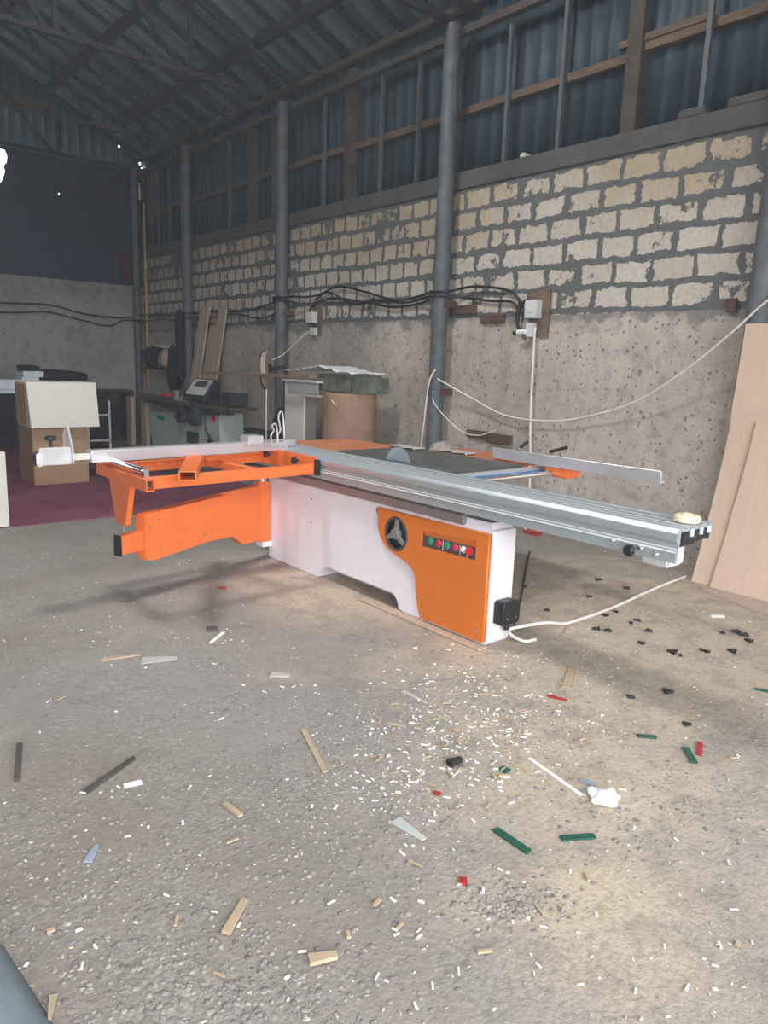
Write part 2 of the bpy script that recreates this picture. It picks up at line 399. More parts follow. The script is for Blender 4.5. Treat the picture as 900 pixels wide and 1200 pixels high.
        for v in bm.verts: v.co -= o0
        bm.to_mesh(me); bm.free()
        me.materials.append(m)
        if smooth:
            for p_ in me.polygons: p_.use_smooth = True
            me.set_sharp_from_angle(angle=math.radians(smooth))
        o = bpy.data.objects.new(name, me); C.objects.link(o)
        if parent is not None: o.parent = parent
        else: o.location = o0
        o['_org'] = tuple(o0)
        if bevel:
            b = o.modifiers.new('bevel', 'BEVEL'); b.width = bevel; b.segments = 2; b.limit_method = 'ANGLE'; b.angle_limit = math.radians(40)
        return o
def tag(o, label, cat, group=None, kind=None):
    o['label'] = label; o['category'] = cat
    if group: o['group'] = group
    if kind: o['kind'] = kind
    return o
def empty(name, loc, label, cat, group=None):
    o = bpy.data.objects.new(name, None); C.objects.link(o); o.location = loc; o['_org'] = tuple(loc); o.empty_display_size = .1
    return tag(o, label, cat, group)
def struct(o): o['kind'] = 'structure'; return o
def circ(cx_, cy_, r, n=32): return [(cx_+r*math.cos(2*math.pi*i/n), cy_+r*math.sin(2*math.pi*i/n)) for i in range(n)]

# ------------------------------------------------------------------ the hall
XW, YB, SL, EV = 5.8, 14.3, .45, 5.27
RX = -1.0
def roofz(x): return EV + SL*(XW-x) if x > RX else EV + SL*(XW-RX) - SL*(RX-x)
struct(MB().box(-9, 6.2, -9, 15, -.3, 0).build('floor', M['floor'], smooth=0, org=(0, 0, 0)))
struct(MB().box(XW, 6.05, -3, YB+.2, 0, 2.06).build('wall_right', M['concrete'], smooth=0, org=(XW, 0, 0)))
struct(MB().box(XW+.012, 6.05, -3, YB+.2, 2.06, 3.36).build('wall_right_blockwork', M['blocks'], smooth=0, org=(XW, 0, 0)))
struct(MB().box(XW+.004, 6.05, 12.1, YB, 2.06, 2.25).build('wall_right_footing_end', M['concreteback'], smooth=0, org=(XW, 0, 0)))
struct(MB().box(XW-.015, 6.05, -3, YB+.2, 3.36, 3.53).build('trim_1', M['beam'], smooth=0, org=(XW, 0, 0), bevel=.01))
struct(MB().box(-8, XW, YB, YB+.2, 0, 2.84).build('wall_back', M['concreteback'], smooth=0, org=(0, YB, 0)))
struct(MB().box(-8.2, -8, -3, YB+.2, 0, 5.2).build('wall_left', M['concreteback'], smooth=0, org=(-8, 0, 0)))
# front wall around the big open doorway behind the camera
f = MB(); f.box(-8, -5.6, -3.2, -3, 0, 4.4); f.box(4.0, 5.8, -3.2, -3, 0, 4.4); f.prism([(-8, 4.4), (5.8, 4.4), (5.8, 5.15), (RX, 8.1), (-8, 5.1)], 'Y', -3.2, -3)
struct(f.build('wall_front', M['concreteback'], smooth=0, org=(0, -3, 0)))

# haze volume added to lift the darks: thin dust plus milky lens glare
mh = bpy.data.materials.new('dust_and_glare_air'); mh.use_nodes = True
mh.node_tree.nodes.remove(mh.node_tree.nodes['Principled BSDF'])
vs_ = mh.node_tree.nodes.new('ShaderNodeVolumePrincipled'); vs_.inputs['Density'].default_value = .0075
vs_.inputs['Color'].default_value = (.85, .92, 1, 1); vs_.inputs['Anisotropy'].default_value = .2
mh.node_tree.links.new(vs_.outputs[0], mh.node_tree.nodes['Material Output'].inputs['Volume'])
o = tag(MB().prism([(-7.98, .001), (5.79, .001), (5.79, 5.2), (RX, 8.2), (-7.98, 5.1)], 'Y', -2.9, YB-.01).build('dust_glare_haze', mh, smooth=0), 'thin added haze of dust and lens glare filling the whole hall', 'haze', kind='stuff')

# corrugated sheets
def corr_pts(a, b, pitch=.19, depth=.02):
    pts = []; x = a
    while x < b:
        for fx, h in ((0, 0), (.12, 1), (.30, 1), (.42, 0), (1, 0)):
            pts.append((min(x+fx*pitch, b), h*depth))
        x += pitch
    return pts
s = MB()
pr = corr_pts(-3, YB+.1)
lo = [s.bm.verts.new((5.98-h, y, 3.45)) for y, h in pr]; hi = [s.bm.verts.new((5.98-h, y, 5.2)) for y, h in pr]
for i in range(len(pr)-1): s.bm.faces.new([lo[i], lo[i+1], hi[i+1], hi[i]])
o = struct(s.build('wall_right_cladding', M['clad'], smooth=20, org=(5.98, 0, 3.45)))
def solid(o, th=.004):
    md = o.modifiers.new('solid', 'SOLIDIFY'); md.thickness = th; md.offset = 0; return o
solid(o)
# gable of the back wall, with a few rust holes near the corner that let daylight in
s = MB(); pr = corr_pts(-8, 6.1)
holes = [(5.502, 5.28, 5.32), (5.882, 5.06, 5.10), (5.893, 4.97, 5.01)]
for (x0, h0), (x1, h1) in zip(pr, pr[1:]):
    if x1-x0 < 1e-5: continue
    cuts = [4.88, min(roofz(x0), roofz(x1))+.02]
    segs = [(cuts[0], cuts[1])]
    for hx, a, b in holes:
        if x0 <= hx < x1:
            segs = [(cuts[0], a), (b, cuts[1])]
    for a, b in segs:
        ta = b if b != cuts[1] else roofz(x0)+.02; tb = b if b != cuts[1] else roofz(x1)+.02
        s.bm.faces.new([s.bm.verts.new(q) for q in ((x0, YB+.14-h0, a), (x1, YB+.14-h1, a), (x1, YB+.14-h1, tb), (x0, YB+.14-h0, ta))])
solid(struct(s.build('wall_back_gable_cladding', M['cladback'], smooth=20, org=(0, YB+.14, 4.88))))
# roof sheets, with an opening for daylight above the machine
s = MB()
def roofpatch(y0, y1, x0, x1):
    pr = corr_pts(y0, y1, .30, .022)
    A = [s.bm.verts.new((x0, y, roofz(x0)-h)) for y, h in pr]; B = [s.bm.verts.new((x1, y, roofz(x1)-h)) for y, h in pr]
    for i in range(len(pr)-1): s.bm.faces.new([A[i], A[i+1], B[i+1], B[i]])
roofpatch(-3.2, 4.0, RX, 6.15); roofpatch(5.1, YB+.25, RX, 6.15)
roofpatch(4.0, 5.1, RX, .8); roofpatch(4.0, 5.1, 2.2, 6.15)
roofpatch(-3.2, YB+.25, -8.2, RX)
solid(struct(s.build('ceiling', M['roof'], smooth=20, org=(0, 0, 5))))

# roof lining battens and purlins (run along the hall)
for k, x in enumerate((5.22, 4.22, 3.22, 2.2, 1.15)):
    z = roofz(x)-.085
    struct(MB().obox((x, -3, z), (x, YB, z), .09, .12).build('roof_purlin', M['truss'] if k else M['truss'], smooth=0))
struct(MB().box(5.86, 5.93, -3, YB, 5.125, 5.185).build('eave_batten', M['eavewood'], smooth=0))
struct(MB().box(5.74, 5.82, -3, YB, 4.81, 4.88).build('wall_plate_tube', M['steelbrown'], smooth=0))
# dark timber counter-battens on the underside of the sheets, down the slope
yy = 3.3
while yy < 14.2:
    if min(abs(yy-c) for c in (5.89, 9.05, 11.98)) > .25:
        struct(MB().obox((5.9, yy, roofz(5.9)-.045), (2.6, yy, roofz(2.6)-.045), .10, .03, up=(SL, 0, 1)).build('roof_counter_batten', M['truss'], smooth=0))
    yy += .52
# roof trusses
tl = {2.65: 'steel roof truss above the doorway end of the hall', 5.89: 'steel roof truss carried by the nearest full-length column', 9.05: 'steel roof truss carried by the middle column of the block wall', 11.98: 'steel roof truss just in front of the last bay', 14.15: 'steel roof truss against the back gable'}
for Y, lab in tl.items():
    t_ = empty('roof_truss', (5.65, Y, 4.85), lab, 'roof truss', 'steel roof trusses')
    MB().obox((6.0, Y, roofz(6.0)-.14), (RX, Y, roofz(RX)-.14), .07, .085, up=(SL, 0, 1)).build('top_chord', M['truss'], t_, smooth=0)
    MB().obox((5.85, Y, 4.90), (RX, Y, 4.90), .06, .06).build('bottom_chord', M['truss'], t_, smooth=0)
    MB().obox((4.35, Y, 4.90), (4.35, Y, roofz(4.35)-.2), .05, .05, up=(0, 1, 0)).build('web_post', M['truss'], t_, smooth=0)
    MB().obox((4.25, Y, 4.90), (2.85, Y, roofz(2.85)-.2), .05, .05, up=(0, 1, 0)).build('web_diagonal', M['truss'], t_, smooth=0)
    MB().obox((2.8, Y, 4.90), (2.8, Y, roofz(2.8)-.2), .05, .05, up=(0, 1, 0)).build('web_post', M['truss'], t_, smooth=0)
    MB().obox((2.7, Y, 4.90), (1.2, Y, roofz(1.2)-.2), .05, .05, up=(0, 1, 0)).build('web_diagonal', M['truss'], t_, smooth=0)
# columns
cl = {2.54: 'round steel column behind the leaning fibreboard sheets', 5.89: 'round grey steel column behind the saw table with white cables tied to it', 9.05: 'round grey steel column beside the small fuse box', 11.98: 'dark steel column beside the leaning planks', 14.16: 'steel column in the far corner beside the dark tarpaulin'}
for Y, lab in cl.items():
    x = 5.64
    t_ = empty('steel_column', (x, Y, 0), lab, 'column', 'steel columns along the block wall')
    MB().cyl((x, Y, .0), (x, Y, 4.87), .085 if Y < 14 else .07, n=28).build('shaft', M['steelpaint'], t_)
    b = MB().box(x-.13, x+.13, Y-.13, Y+.13, 0, .015); b.build('base_plate', M['steelbrown'], t_)
    b = MB()
    for z in (1.28, 2.2): b.box(x-.02, 5.80, Y-.095, Y+.02, z-.035, z+.035)
    b.build('wall_bracket', M['rust'], t_)
# clerestory studs
for Y, lab in ((1.8, 'thin steel stud just outside the right edge of view'), (3.28, 'thin steel stud right of the wide timber post'), (4.65, 'thin steel stud left of the wide timber post'), (5.3, 'thin steel stud right of the nearest full column'), (6.59, 'thin steel stud left of the nearest full column'), (7.23, 'thin steel stud halfway between near column and brown post'), (8.38, 'thin steel stud right of the middle column'), (9.6, 'thin steel stud left of the middle column'), (10.9, 'thin steel stud left of the dark wide post'), (12.5, 'thin steel stud left of the third column'), (13.1, 'thin steel stud in the middle of the farthest bay'), (13.6, 'thin steel stud beside the far corner')):
    tag(MB().box(5.83, 5.87, Y-.02, Y+.02, 3.53, 4.83).build('wall_stud', M['steelpaint'], smooth=0),
        lab, 'stud', 'thin studs of the upper wall')
for Y, lab in ((3.93, 'wide brown timber post in upper wall nearest the camera'), (7.87, 'brown timber post in upper wall between first and second steel columns'), (10.26, 'dark wide timber post in upper wall between second and third columns'), (14.0, 'dark timber post in upper wall at the far corner')):
    tag(MB().box(5.84, 5.95, Y-.07, Y+.07, 3.53, 5.03).build('timber_post', M['timberdark'] if Y > 5 else M['timber' if False else 'timberdark'], smooth=0, bevel=.004), lab, 'post')
for a, b, z, lab in ((-3, 3.9, 4.2, 'timber girt across the blue cladding nearest the camera'), (4.0, 7.8, 4.15, 'timber girt crossing behind the nearest full column'), (7.94, 10.2, 4.17, 'timber girt across the cladding behind the middle column'), (10.33, 13.9, 4.15, 'timber girt across the cladding of the farthest bays')):
    tag(MB().box(5.885, 5.95, a, b, z-.035, z+.035).build('timber_girt', M['timber'], smooth=0), lab, 'beam')
tag(MB().box(5.87, 5.945, 3.3, 4.1, 4.235, 4.29).build('short_plank', M['timber'], smooth=0), 'short plank lying on the girt beside the wide timber post', 'plank')
# bricks left on the ring beam
for (Y, a, lab) in ((3.35, .22, 'flat dark stone lying on the wall top beside a thin stud'), (2.88, .36, 'larger brown stone lying on the wall top nearest the camera'), (5.05, .06, 'small pale stone on the wall top between two studs')):
    b = MB().box(5.82, 5.94, Y-a/2, Y+a/2, 3.532, 3.532+(.075 if a > .1 else .05), bev=.012)
    tag(b.build('loose_stone', M['beam'] if a > .1 else M['offwhite']), lab, 'stone')
# back wall: timber girt, big tarpaulin with torn edge
tag(MB().box(-5.5, 4.3, YB+.02, YB+.09, 5.62, 5.69).build('timber_girt', M['timber'], smooth=0), 'timber girt across the blue back gable', 'beam')
tp = empty('tarpaulin', (2, YB+.05, 2.84), 'dark navy tarpaulin closing the opening above the back wall', 'tarpaulin')
outer = [(-7.95, 2.842), (5.62, 2.842), (5.60, 4.9), (-7.95, 4.9)]
tear = [(3.18, 4.86), (3.53, 4.84), (3.56, 4.76), (3.55, 4.66), (3.50, 4.6), (3.51, 4.5), (3.46, 4.36), (3.40, 4.27), (3.2, 4.25)]
MB().holed(outer, [tear, circ(4.37, 4.29, .012, 8)], 'Y', YB+.05, YB+.06).build('sheet', M['tarp'], tp, smooth=0)
MB().box(5.42, 5.60, YB+.02, YB+.045, 2.846, 3.45).build('red_edge_cloth', M['redcloth'], tp)['label'] = 'dark red cloth strip'
# narrow gap filler in the corner, leaving a slit of daylight
f = MB(); f.box(5.60, 6.0, YB+.02, YB+.12, 2.84, 4.42); f.box(5.60, 5.80, YB+.02, YB+.12, 4.42, 4.72); f.box(5.83, 6.0, YB+.02, YB+.12, 4.42, 4.72); f.box(5.60, 6.0, YB+.02, YB+.12, 4.72, 4.9)
struct(f.build('trim_2', M['truss'], smooth=0))
tag(MB().box(5.735, 5.765, 13.98, 14.0, 1.0, 4.3).build('lit_gap_strip', M['yellow'], smooth=0), 'narrow strip coloured as the yellow-lit gap beside the corner column', 'strip')  # yellow strip stands in for daylight along the corner gap
# carpet
tag(MB().box(-4, 4.6, 7.1, 13.3, 0.0, .012).build('carpet', M['carpet'], smooth=0), 'dusty burgundy carpet covering the floor at the back', 'carpet')

# ------------------------------------------------------------------ the sliding table saw
saw = empty('panel_saw', (3.1, 3.4, 0), 'long orange and white sliding table panel saw in the middle of the hall', 'panel saw')
def arc(cx_, cy_, r, a0, a1, n=6): return [(cx_+r*math.cos(math.radians(a0+(a1-a0)*i/n)), cy_+r*math.sin(math.radians(a0+(a1-a0)*i/n))) for i in range(n+1)]
prof = [(5.0, 0), (5.0, .665), (2.63, .675)] + [(2.63, .05)] + arc(2.68, .05, .05, 180, 270, 5)[1:] + [(3.36, 0)] + arc(3.49, .015, .085, 180, 100, 5) + [(4.22, .10), (4.27, .06), (4.31, 0)]
body = MB().prism([(y, z) for y, z in prof], 'X', 3.012, 3.20).build('cabinet', M['white'], saw, bevel=.008)
MB().box(3.20, 3.8, 3.55, 4.85, 0, .66).build('rear_cabinet', M['white'], saw, bevel=.01)
MB().box(3.19, 3.21, 2.68, 4.95, .60, .90).build('bracket_plate', M['aluD'], saw)
oc = [(3.60, .645), (2.645, .655), (2.645, .035), (2.66, .028), (3.165, .028), (3.19, .09), (3.215, .2), (3.225, .27), (3.24, .30), (3.27, .33), (3.33, .352), (3.40, .368), (3.47, .39), (3.53, .42), (3.575, .465), (3.60, .52)]
rec = [(3.185, .575), (2.735, .605), (2.735, .49), (3.185, .475)]
cov = MB().holed(oc, [rec, circ(3.42, .507, .112)], 'X', 2.985, 3.011).build('control_cover', M['panelorange'], saw, smooth=0)
MB().lathe((3.013, 3.42, .507), [(.113, 0), (.113, .004), (.10, .008)], axis=(-1, 0, 0), n=32).build('wheel_recess', M['black'], cov)
hw = MB()
for k in range(3):
    a = math.radians(95+120*k); c_, s_ = math.cos(a), math.sin(a)
    hw.prism([(3.42+c_*.02-s_*.018, .507+s_*.02+c_*.018), (3.42+c_*.02+s_*.018, .507+s_*.02-c_*.018), (3.42+c_*.092+s_*.012, .507+s_*.092-c_*.012), (3.42+c_*.092-s_*.012, .507+s_*.092+c_*.012)], 'X', 2.978, 2.995)
hw.cyl((2.97, 3.42, .507), (3.005, 3.42, .507), .034, n=24)
MB_ring = MB()
n = 40; R1, R2 = .094, .108
A = [[MB_ring.bm.verts.new((x, 3.42+r*math.cos(2*math.pi*i/n), .507+r*math.sin(2*math.pi*i/n))) for i in range(n)] for x, r in ((2.983, R1), (2.983, R2), (2.997, R2), (2.997, R1))]
for q in range(4):
    for i in range(n): MB_ring.bm.faces.new([A[q][i], A[q][(i+1) % n], A[(q+1) % 4][(i+1) % n], A[(q+1) % 4][i]])
MB_ring.build('wheel_rim', M['darkgrey'], cov)
M['wheelgrey'] = mat('cast_grey_wheel', (.27, .27, .26), .4, metal=.4)
hwo = hw.build('handwheel', M['wheelgrey'], cov, bevel=.002); hwo['label'] = 'grey three-spoke handwheel'
# recessed control panel: slanted orange hood above, dark plate below
MB().prism([(3.008, .60), (2.99, .60), (3.006, .545)], 'Y', 2.74, 3.18).build('panel_hood', M['panelorange'], cov)
pp = MB(); pp.prism([(2.74, .49), (2.74, .56), (3.18, .545), (3.18, .478)], 'X', 3.0, 3.008)
cpo = pp.build('button_panel', M['darkgrey'], saw)
for y, kk in ((3.115, 'greenb'), (3.045, 'redb'), (2.975, 'greenb'), (2.905, 'redb'), (2.84, 'whiteb'), (2.785, 'redb')):
    zz = .52 + (3.18-y)*.03
    big = y < 2.8
    MB().lathe((3.0, y, zz), [(.019 if not big else .012, 0), (.019 if not big else .012, .005), (.013 if not big else .024, .007), (.013 if not big else .024, .014 if not big else .022)], axis=(-1, 0, 0), n=18).build('button_collar' if False else 'push_button', M[kk], cpo)['label'] = {'greenb': 'green push button', 'redb': 'red push button', 'whiteb': 'white indicator button'}[kk]
    if not big: MB().lathe((3.0005, y, zz), [(.023, 0), (.023, .003)], axis=(-1, 0, 0), n=18).build('button_ring', M['chrome'], cpo)
for y in (3.01, 2.87, 2.812): MB().box(2.9985, 3.0, y-.0015, y+.0015, .49, .55).build('panel_divider', M['whiteb'], cpo)
MB().lathe((3.013, 3.625, .62), [(.024, 0), (.024, .006), (.016, .009), (.015, .006)], axis=(-1, 0, 0)).build('lock', M['brass'], body)
for y, z in ((4.40, .57), (4.40, .40), (3.20, .15), (2.70, .09), (3.15, .05)):
    MB().lathe((3.013 if y > 4 else 2.986, y, z), [(.009, 0), (.009, .003), (.005, .005)], axis=(-1, 0, 0), n=12).build('bolt', M['chrome'], body)
# sliding table
T1 = [(2.95, .752), (2.95, .80), (2.957, .806), (2.957, .812), (2.963, .818), (2.963, .838), (2.949, .846), (2.944, .862), (2.946, .884), (2.956, .898), (2.968, .905)]
for gx, gw in ((3.01, .007), (3.055, .007), (3.125, .012), (3.205, .012)):
    T1 += [(gx, .905), (gx, .894), (gx+gw, .894), (gx+gw, .905)]
T1 += [(3.245, .905), (3.245, .825), (3.232, .825), (3.232, .886), (2.98, .886), (2.98, .84), (2.972, .815), (2.968, .752)]
st = MB().prism(T1, 'Y', 1.55, 5.25).build('sliding_table', M['alu'], saw, smooth=25)
for gx in (2.9985, 3.049, 3.114, 3.194):
    MB().box(gx-.001, gx+.0035, 1.555, 5.24, .9052, .9062).build('table_groove_edge', M['edge'], st, smooth=0)
MB().box(2.945, 2.9505, 1.55, 5.2, .799, .8045).build('flange_edge', M['edge'], st)
MB().box(2.948, 2.953, 1.55, 5.2, .8145, .8175).build('flange_edge', M['edge'], st)
MB().box(2.985, 3.228, 1.545, 1.62, .834, .884, bev=.004).build('end_cap', M['black'], st)
e_ = MB().box(3.0, 3.24, 1.62, 1.80, .79, .83); e_.build('carriage_block', M['black'], st)
MB().box(3.03, 3.17, 1.62, 1.76, .70, .80, bev=.012).build('roller_housing', M['boxgrey'], st)
cc = MB()
for x in (3.05, 3.13, 3.20): cc.box(x, x+.018, 1.538, 1.546, .862, .892)
cc.build('cap_clip', M['whiteb'], st)
MB().box(2.975, 3.255, 1.80, 5.15, .765, .822).build('carriage_roller_cage', M['darkgrey'], st)
MB().prism([(2.99, .672), (3.25, .672), (3.25, .76), (3.0, .76), (3.0, .735), (2.985, .725)], 'Y', 2.85, 5.2).build('support_beam', M['aluD'], saw, bevel=.003)
MB().box(3.02, 3.20, 2.66, 2.85, .655, .715).build('beam_foot', M['white'], saw)
kb = MB().lathe((2.948, 1.745, .775), [(.006, 0), (.006, .02), (.02, .024), (.027, .036), (.027, .048), (.02, .058), (.006, .062)], axis=(-1, 0, 0)).build('lock_knob', M['black'], st)
for y, z in ((1.86, .792), (1.715, .787), (1.64, .775)):
    MB().lathe((2.95, y, z), [(.013, 0), (.013, .004), (.008, .010)], axis=(-1, 0, 0), n=12).build('flange_bolt', M['chrome'], st)
MB().lathe((3.13, 1.61, .905), [(.045, 0), (.058, .006), (.058, .026), (.05, .034), (.02, .036), (.018, .042), (.004, .043)], n=28).build('clamp_knob', M['cream'], st)['label'] = 'round cream clamping knob'
# cast iron table, extensions, blade
tb = MB().box(3.30, 4.02, 3.30, 4.50, .86, .90)
for y in (3.5, 3.8, 4.1, 4.4): tb.box(3.32, 4.0, y-.01, y+.01, .80, .86)
tb.box(3.3, 3.32, 3.3, 4.5, .82, .86); tb.box(4.0, 4.02, 3.3, 4.5, .82, .86)
tb.build('cast_iron_table', M['cast'], saw, bevel=.003)
MB().box(3.30, 3.95, 4.505, 5.22, .862, .898).build('rear_extension_table', M['dustyorange'], saw, bevel=.004)['label'] = 'orange rear extension plate'
MB().box(4.025, 4.42, 3.42, 4.25, .862, .898).build('side_extension_table', M['dustyorange'], saw, bevel=.004)['label'] = 'orange side extension plate'
bl = MB(); nT = 40; pts = []
for i in range(nT):
    a = 2*math.pi*i/nT
    pts += [(3.77+.126*math.cos(a), .878+.126*math.sin(a)), (3.77+.135*math.cos(a+.05), .878+.135*math.sin(a+.05)), (3.77+.126*math.cos(a+.09), .878+.126*math.sin(a+.09))]
bl.prism(pts, 'X', 3.286, 3.29)
bl.build('saw_blade', M['blade'], saw, smooth=0)
# rip fence on its rails
MB().box(3.31, 4.45, 3.20, 3.235, .86, .892).build('scale_rail', M['aluL'], saw, bevel=.002)
MB().box(3.31, 4.42, 3.165, 3.2, .855, .872).build('scale_tape', M['bluepaint'], saw)['label'] = 'blue scale tape'
MB().cyl((3.33, 3.06, .872), (4.35, 3.06, .872), .016).build('guide_bar', M['chrome'], saw)
b_ = MB()
for x in (3.45, 4.25): b_.box(x-.015, x+.015, 3.04, 3.31, .845, .86)
b_.build('rail_bracket', M['darkgrey'], saw)
rf = MB().prism([(4.045, .912), (4.095, .912), (4.095, .925), (4.06, .93), (4.06, .985), (4.05, .99), (4.045, .985)], 'Y', 2.27, 3.60).build('rip_fence', M['aluL'], saw, bevel=.002)
cg = MB().box(4.06, 4.22, 2.95, 3.14, .845, .925, bev=.012).box(4.10, 4.17, 3.12, 3.40, .905, .945, bev=.008)
cgo = cg.build('fence_carriage', M['orange'], rf)
MB().box(4.065, 4.085, 2.3, 3.62, .915, .955).build('fence_backing', M['orange'], rf)
for y, d in ((3.42, (0.03, -.045, .05)), (3.16, (.02, -.13, .045))):
    MB().cyl((4.13, y, .93), (4.13, y, 1.0), .012).build('lever_stud', M['chrome'], cgo)
    MB().tube([(4.13, y, 1.0), (4.13+d[0]*.5, y+d[1]*.5, 1.0+d[2]*.5), (4.13+d[0], y+d[1], 1.0+d[2])], .012, sub=2).build('clamp_lever', M['black'], cgo)
# outrigger frame
og = MB()
og.obox((1.70, 4.19, .815), (2.93, 4.27, .815), .05, .07); og.obox((1.70, 4.86, .815), (2.93, 4.99, .815), .05, .07)
og.obox((2.43, 4.975, .812), (2.52, 4.28, .812), .05, .05)
ogo = og.build('outrigger_frame', M['orange'], saw, bevel=.003)
def hollow(p0, p1, w_, h_, tk=.006):
    q = MB(); p0, p1 = Vector(p0), Vector(p1); d = (p1-p0).normalized(); u = Vector((0, 0, 1)); sd = d.cross(u).normalized(); u = sd.cross(d)
    rings = []
    for e, (ww, hh_) in ((p0, (w_/2, h_/2)), (p1, (w_/2, h_/2)), (p1, (w_/2-tk, h_/2-tk)), (p0, (w_/2-tk, h_/2-tk))):
        rings.append([q.bm.verts.new(e+sd*a*ww+u*b*hh_) for a, b in ((-1, -1), (1, -1), (1, 1), (-1, 1))])
    for k in range(4):
        A_, B_ = rings[k], rings[(k+1) % 4]
        for i in range(4): q.bm.faces.new([A_[i], A_[(i+1) % 4], B_[(i+1) % 4], B_[i]])
    return q
hollow((1.68, 4.10, .815), (1.67, 4.90, .815), .05, .07).build('end_tube', M['orange'], ogo)
hollow((1.86, 3.99, .875), (2.45, 5.06, .875), .10, .055).build('sliding_cross_tube', M['orange'], ogo)
MB().box(1.665, 1.695, 4.13, 4.16, .80, .84).build('tube_plug', M['black'], ogo)
MB().box(2.925, 2.945, 4.24, 5.03, .775, .90, bev=.003).build('mounting_plate', M['orange'], ogo)
MB().box(2.92, 2.945, 4.20, 4.24, .775, .885).build('plate_end_block', M['black'], ogo)
for y in (4.45, 4.84): MB().lathe((2.925, y, .853), [(.008, 0), (.008, .02), (.026, .024), (.026, .045), (.018, .05)], axis=(-1, 0, 0), n=10).build('star_knob', M['black'], ogo)
MB().cyl((1.69, 4.20, .885), (1.68, 4.85, .885), .021).build('roller', M['chrome'], ogo)['label'] = 'chrome support roller'
MB().cyl((1.69, 4.175, .885), (1.68, 4.87, .885), .008).build('roller_pin', M['chrome'], ogo)
bb = MB(); bb.box(1.675, 1.705, 4.175, 4.182, .77, .90); bb.box(1.665, 1.695, 4.865, 4.872, .84, .90)
bb.build('roller_bracket', M['chrome'], ogo)
# leg down to the swing arm
MB().prism([(4.735, .785), (4.37, .785), (4.475, .51), (4.49, .50), (4.625, .50), (4.64, .51)], 'X', 1.665, 1.70).build('frame_leg', M['orange'], ogo, bevel=.003)
MB().cyl((1.685, 4.555, .29), (1.685, 4.555, .51), .007, n=10).build('leg_screw', M['chrome'], ogo)
HG = Vector((2.95, 5.0, 0)); AD = Vector((1.68-2.95, 4.55-5.0, 0)).normalized(); AN = Vector((-AD.y, AD.x, 0))
def on_arm(q):
    "bend a shape drawn as (distance from hinge, sideways, height) onto the swing arm"
    for v in q.bm.verts: v.co = HG + AD*v.co.x + AN*v.co.y + Vector((0, 0, v.co.z))
    return q
aro = on_arm(MB().prism([(1.20, .545), (1.14, .548), (.67, .567), (.06, .592), (.06, .165), (.26, .165), (.38, .25), (.62, .262), (1.13, .228), (1.20, .24)], 'Y', -.04, .04)).build('swing_arm', M['orange'], saw, smooth=0)
on_arm(MB().box(1.19, 1.215, -.045, .045, .262, .535)).build('arm_end_plate', M['orange'], aro)
on_arm(MB().box(1.10, 1.39, -.025, .025, .312, .435)).build('extension_tube', M['orange'], aro, bevel=.002)
on_arm(MB().box(1.388, 1.40, -.03, .03, .305, .44)).build('tube_end_cap', M['black'], aro)
for a_, z in ((1.09, .50), (1.09, .29), (.67, .52), (.67, .32), (1.17, .46)):
    on_arm(MB().lathe((a_, .041, z), [(.008, 0), (.008, .004), (.004, .006)], axis=(0, 1, 0), n=10)).build('arm_bolt', M['aluD'], aro)
MB().box(2.90, 3.0, 4.96, 5.04, .14, .62, bev=.006).build('arm_hinge', M['orange'], aro)
MB().cyl((2.955, 5.0, .62), (2.955, 5.0, .67), .03).build('hinge_pin', M['aluL'], aro)
MB().box(2.93, 3.02, 4.95, 5.05, .10, .14).build('hinge_foot', M['white'], aro)
# crosscut fence lying across the outrigger
cf = MB(); A0 = Vector((1.52, 4.66, .93)); A1 = Vector((3.02, 4.78, .93))
cf.obox(A0, A1, .09, .075); cf.obox(A0+Vector((0, .06, .004)), A1+Vector((.12, .06, .004)), .05, .05)
cfo = cf.build('crosscut_fence', M['aluL'], saw, bevel=.004)
MB().obox((1.36, 4.65, .93), (1.55, 4.665, .93), .04, .035).build('fence_extension', M['offwhite'], cfo)
# stop and guard at the far end of the fence
g = MB(); g.box(1.22, 1.40, 4.60, 4.615, .90, 1.0, bev=.004); g.box(1.22, 1.40, 4.60, 4.72, .895, .905, bev=.003)
go = g.build('end_stop', M['clear'], cfo)
g = MB(); g.prism([(4.58, .90), (4.74, .90), (4.76, .97), (4.75, 1.07), (4.70, 1.12), (4.66, 1.12), (4.62, 1.05), (4.58, .98)], 'X', 1.40, 1.412)
g.build('stop_wing', M['clear'], cfo, bevel=.003)
MB().box(1.20, 1.235, 4.59, 4.68, .89, .97, bev=.006).build('stop_clamp', M['chrome'], cfo)
MB().cyl((1.30, 4.65, .94), (1.30, 4.65, 1.04), .009).lathe((1.30, 4.65, 1.035), [(.012, 0), (.034, .008), (.034, .022), (.02, .03)], n=12).build('stop_knob', M['black'], cfo)
# flip stops near the table
fs = MB()
for dx in (0, .055):
    x = 2.80+dx
    fs.tube([(x, 4.60, .965), (x-.012, 4.60, 1.02), (x+.012, 4.60, 1.06), (x-.005, 4.60, 1.09 + (.07 if dx else 0)), (x+.03, 4.60, 1.10 + (.08 if dx else 0)), (x+.045, 4.60, 1.0), (x+.035, 4.60, .97)], .007, sub=5)
fs.box(2.78, 2.90, 4.585, 4.66, .955, .972)
fs.build('flip_stop', M['aluL'], cfo)
MB().box(2.62, 2.74, 4.62, 4.74, .96, 1.02, bev=.004).build('measuring_block', M['aluL'], cfo)
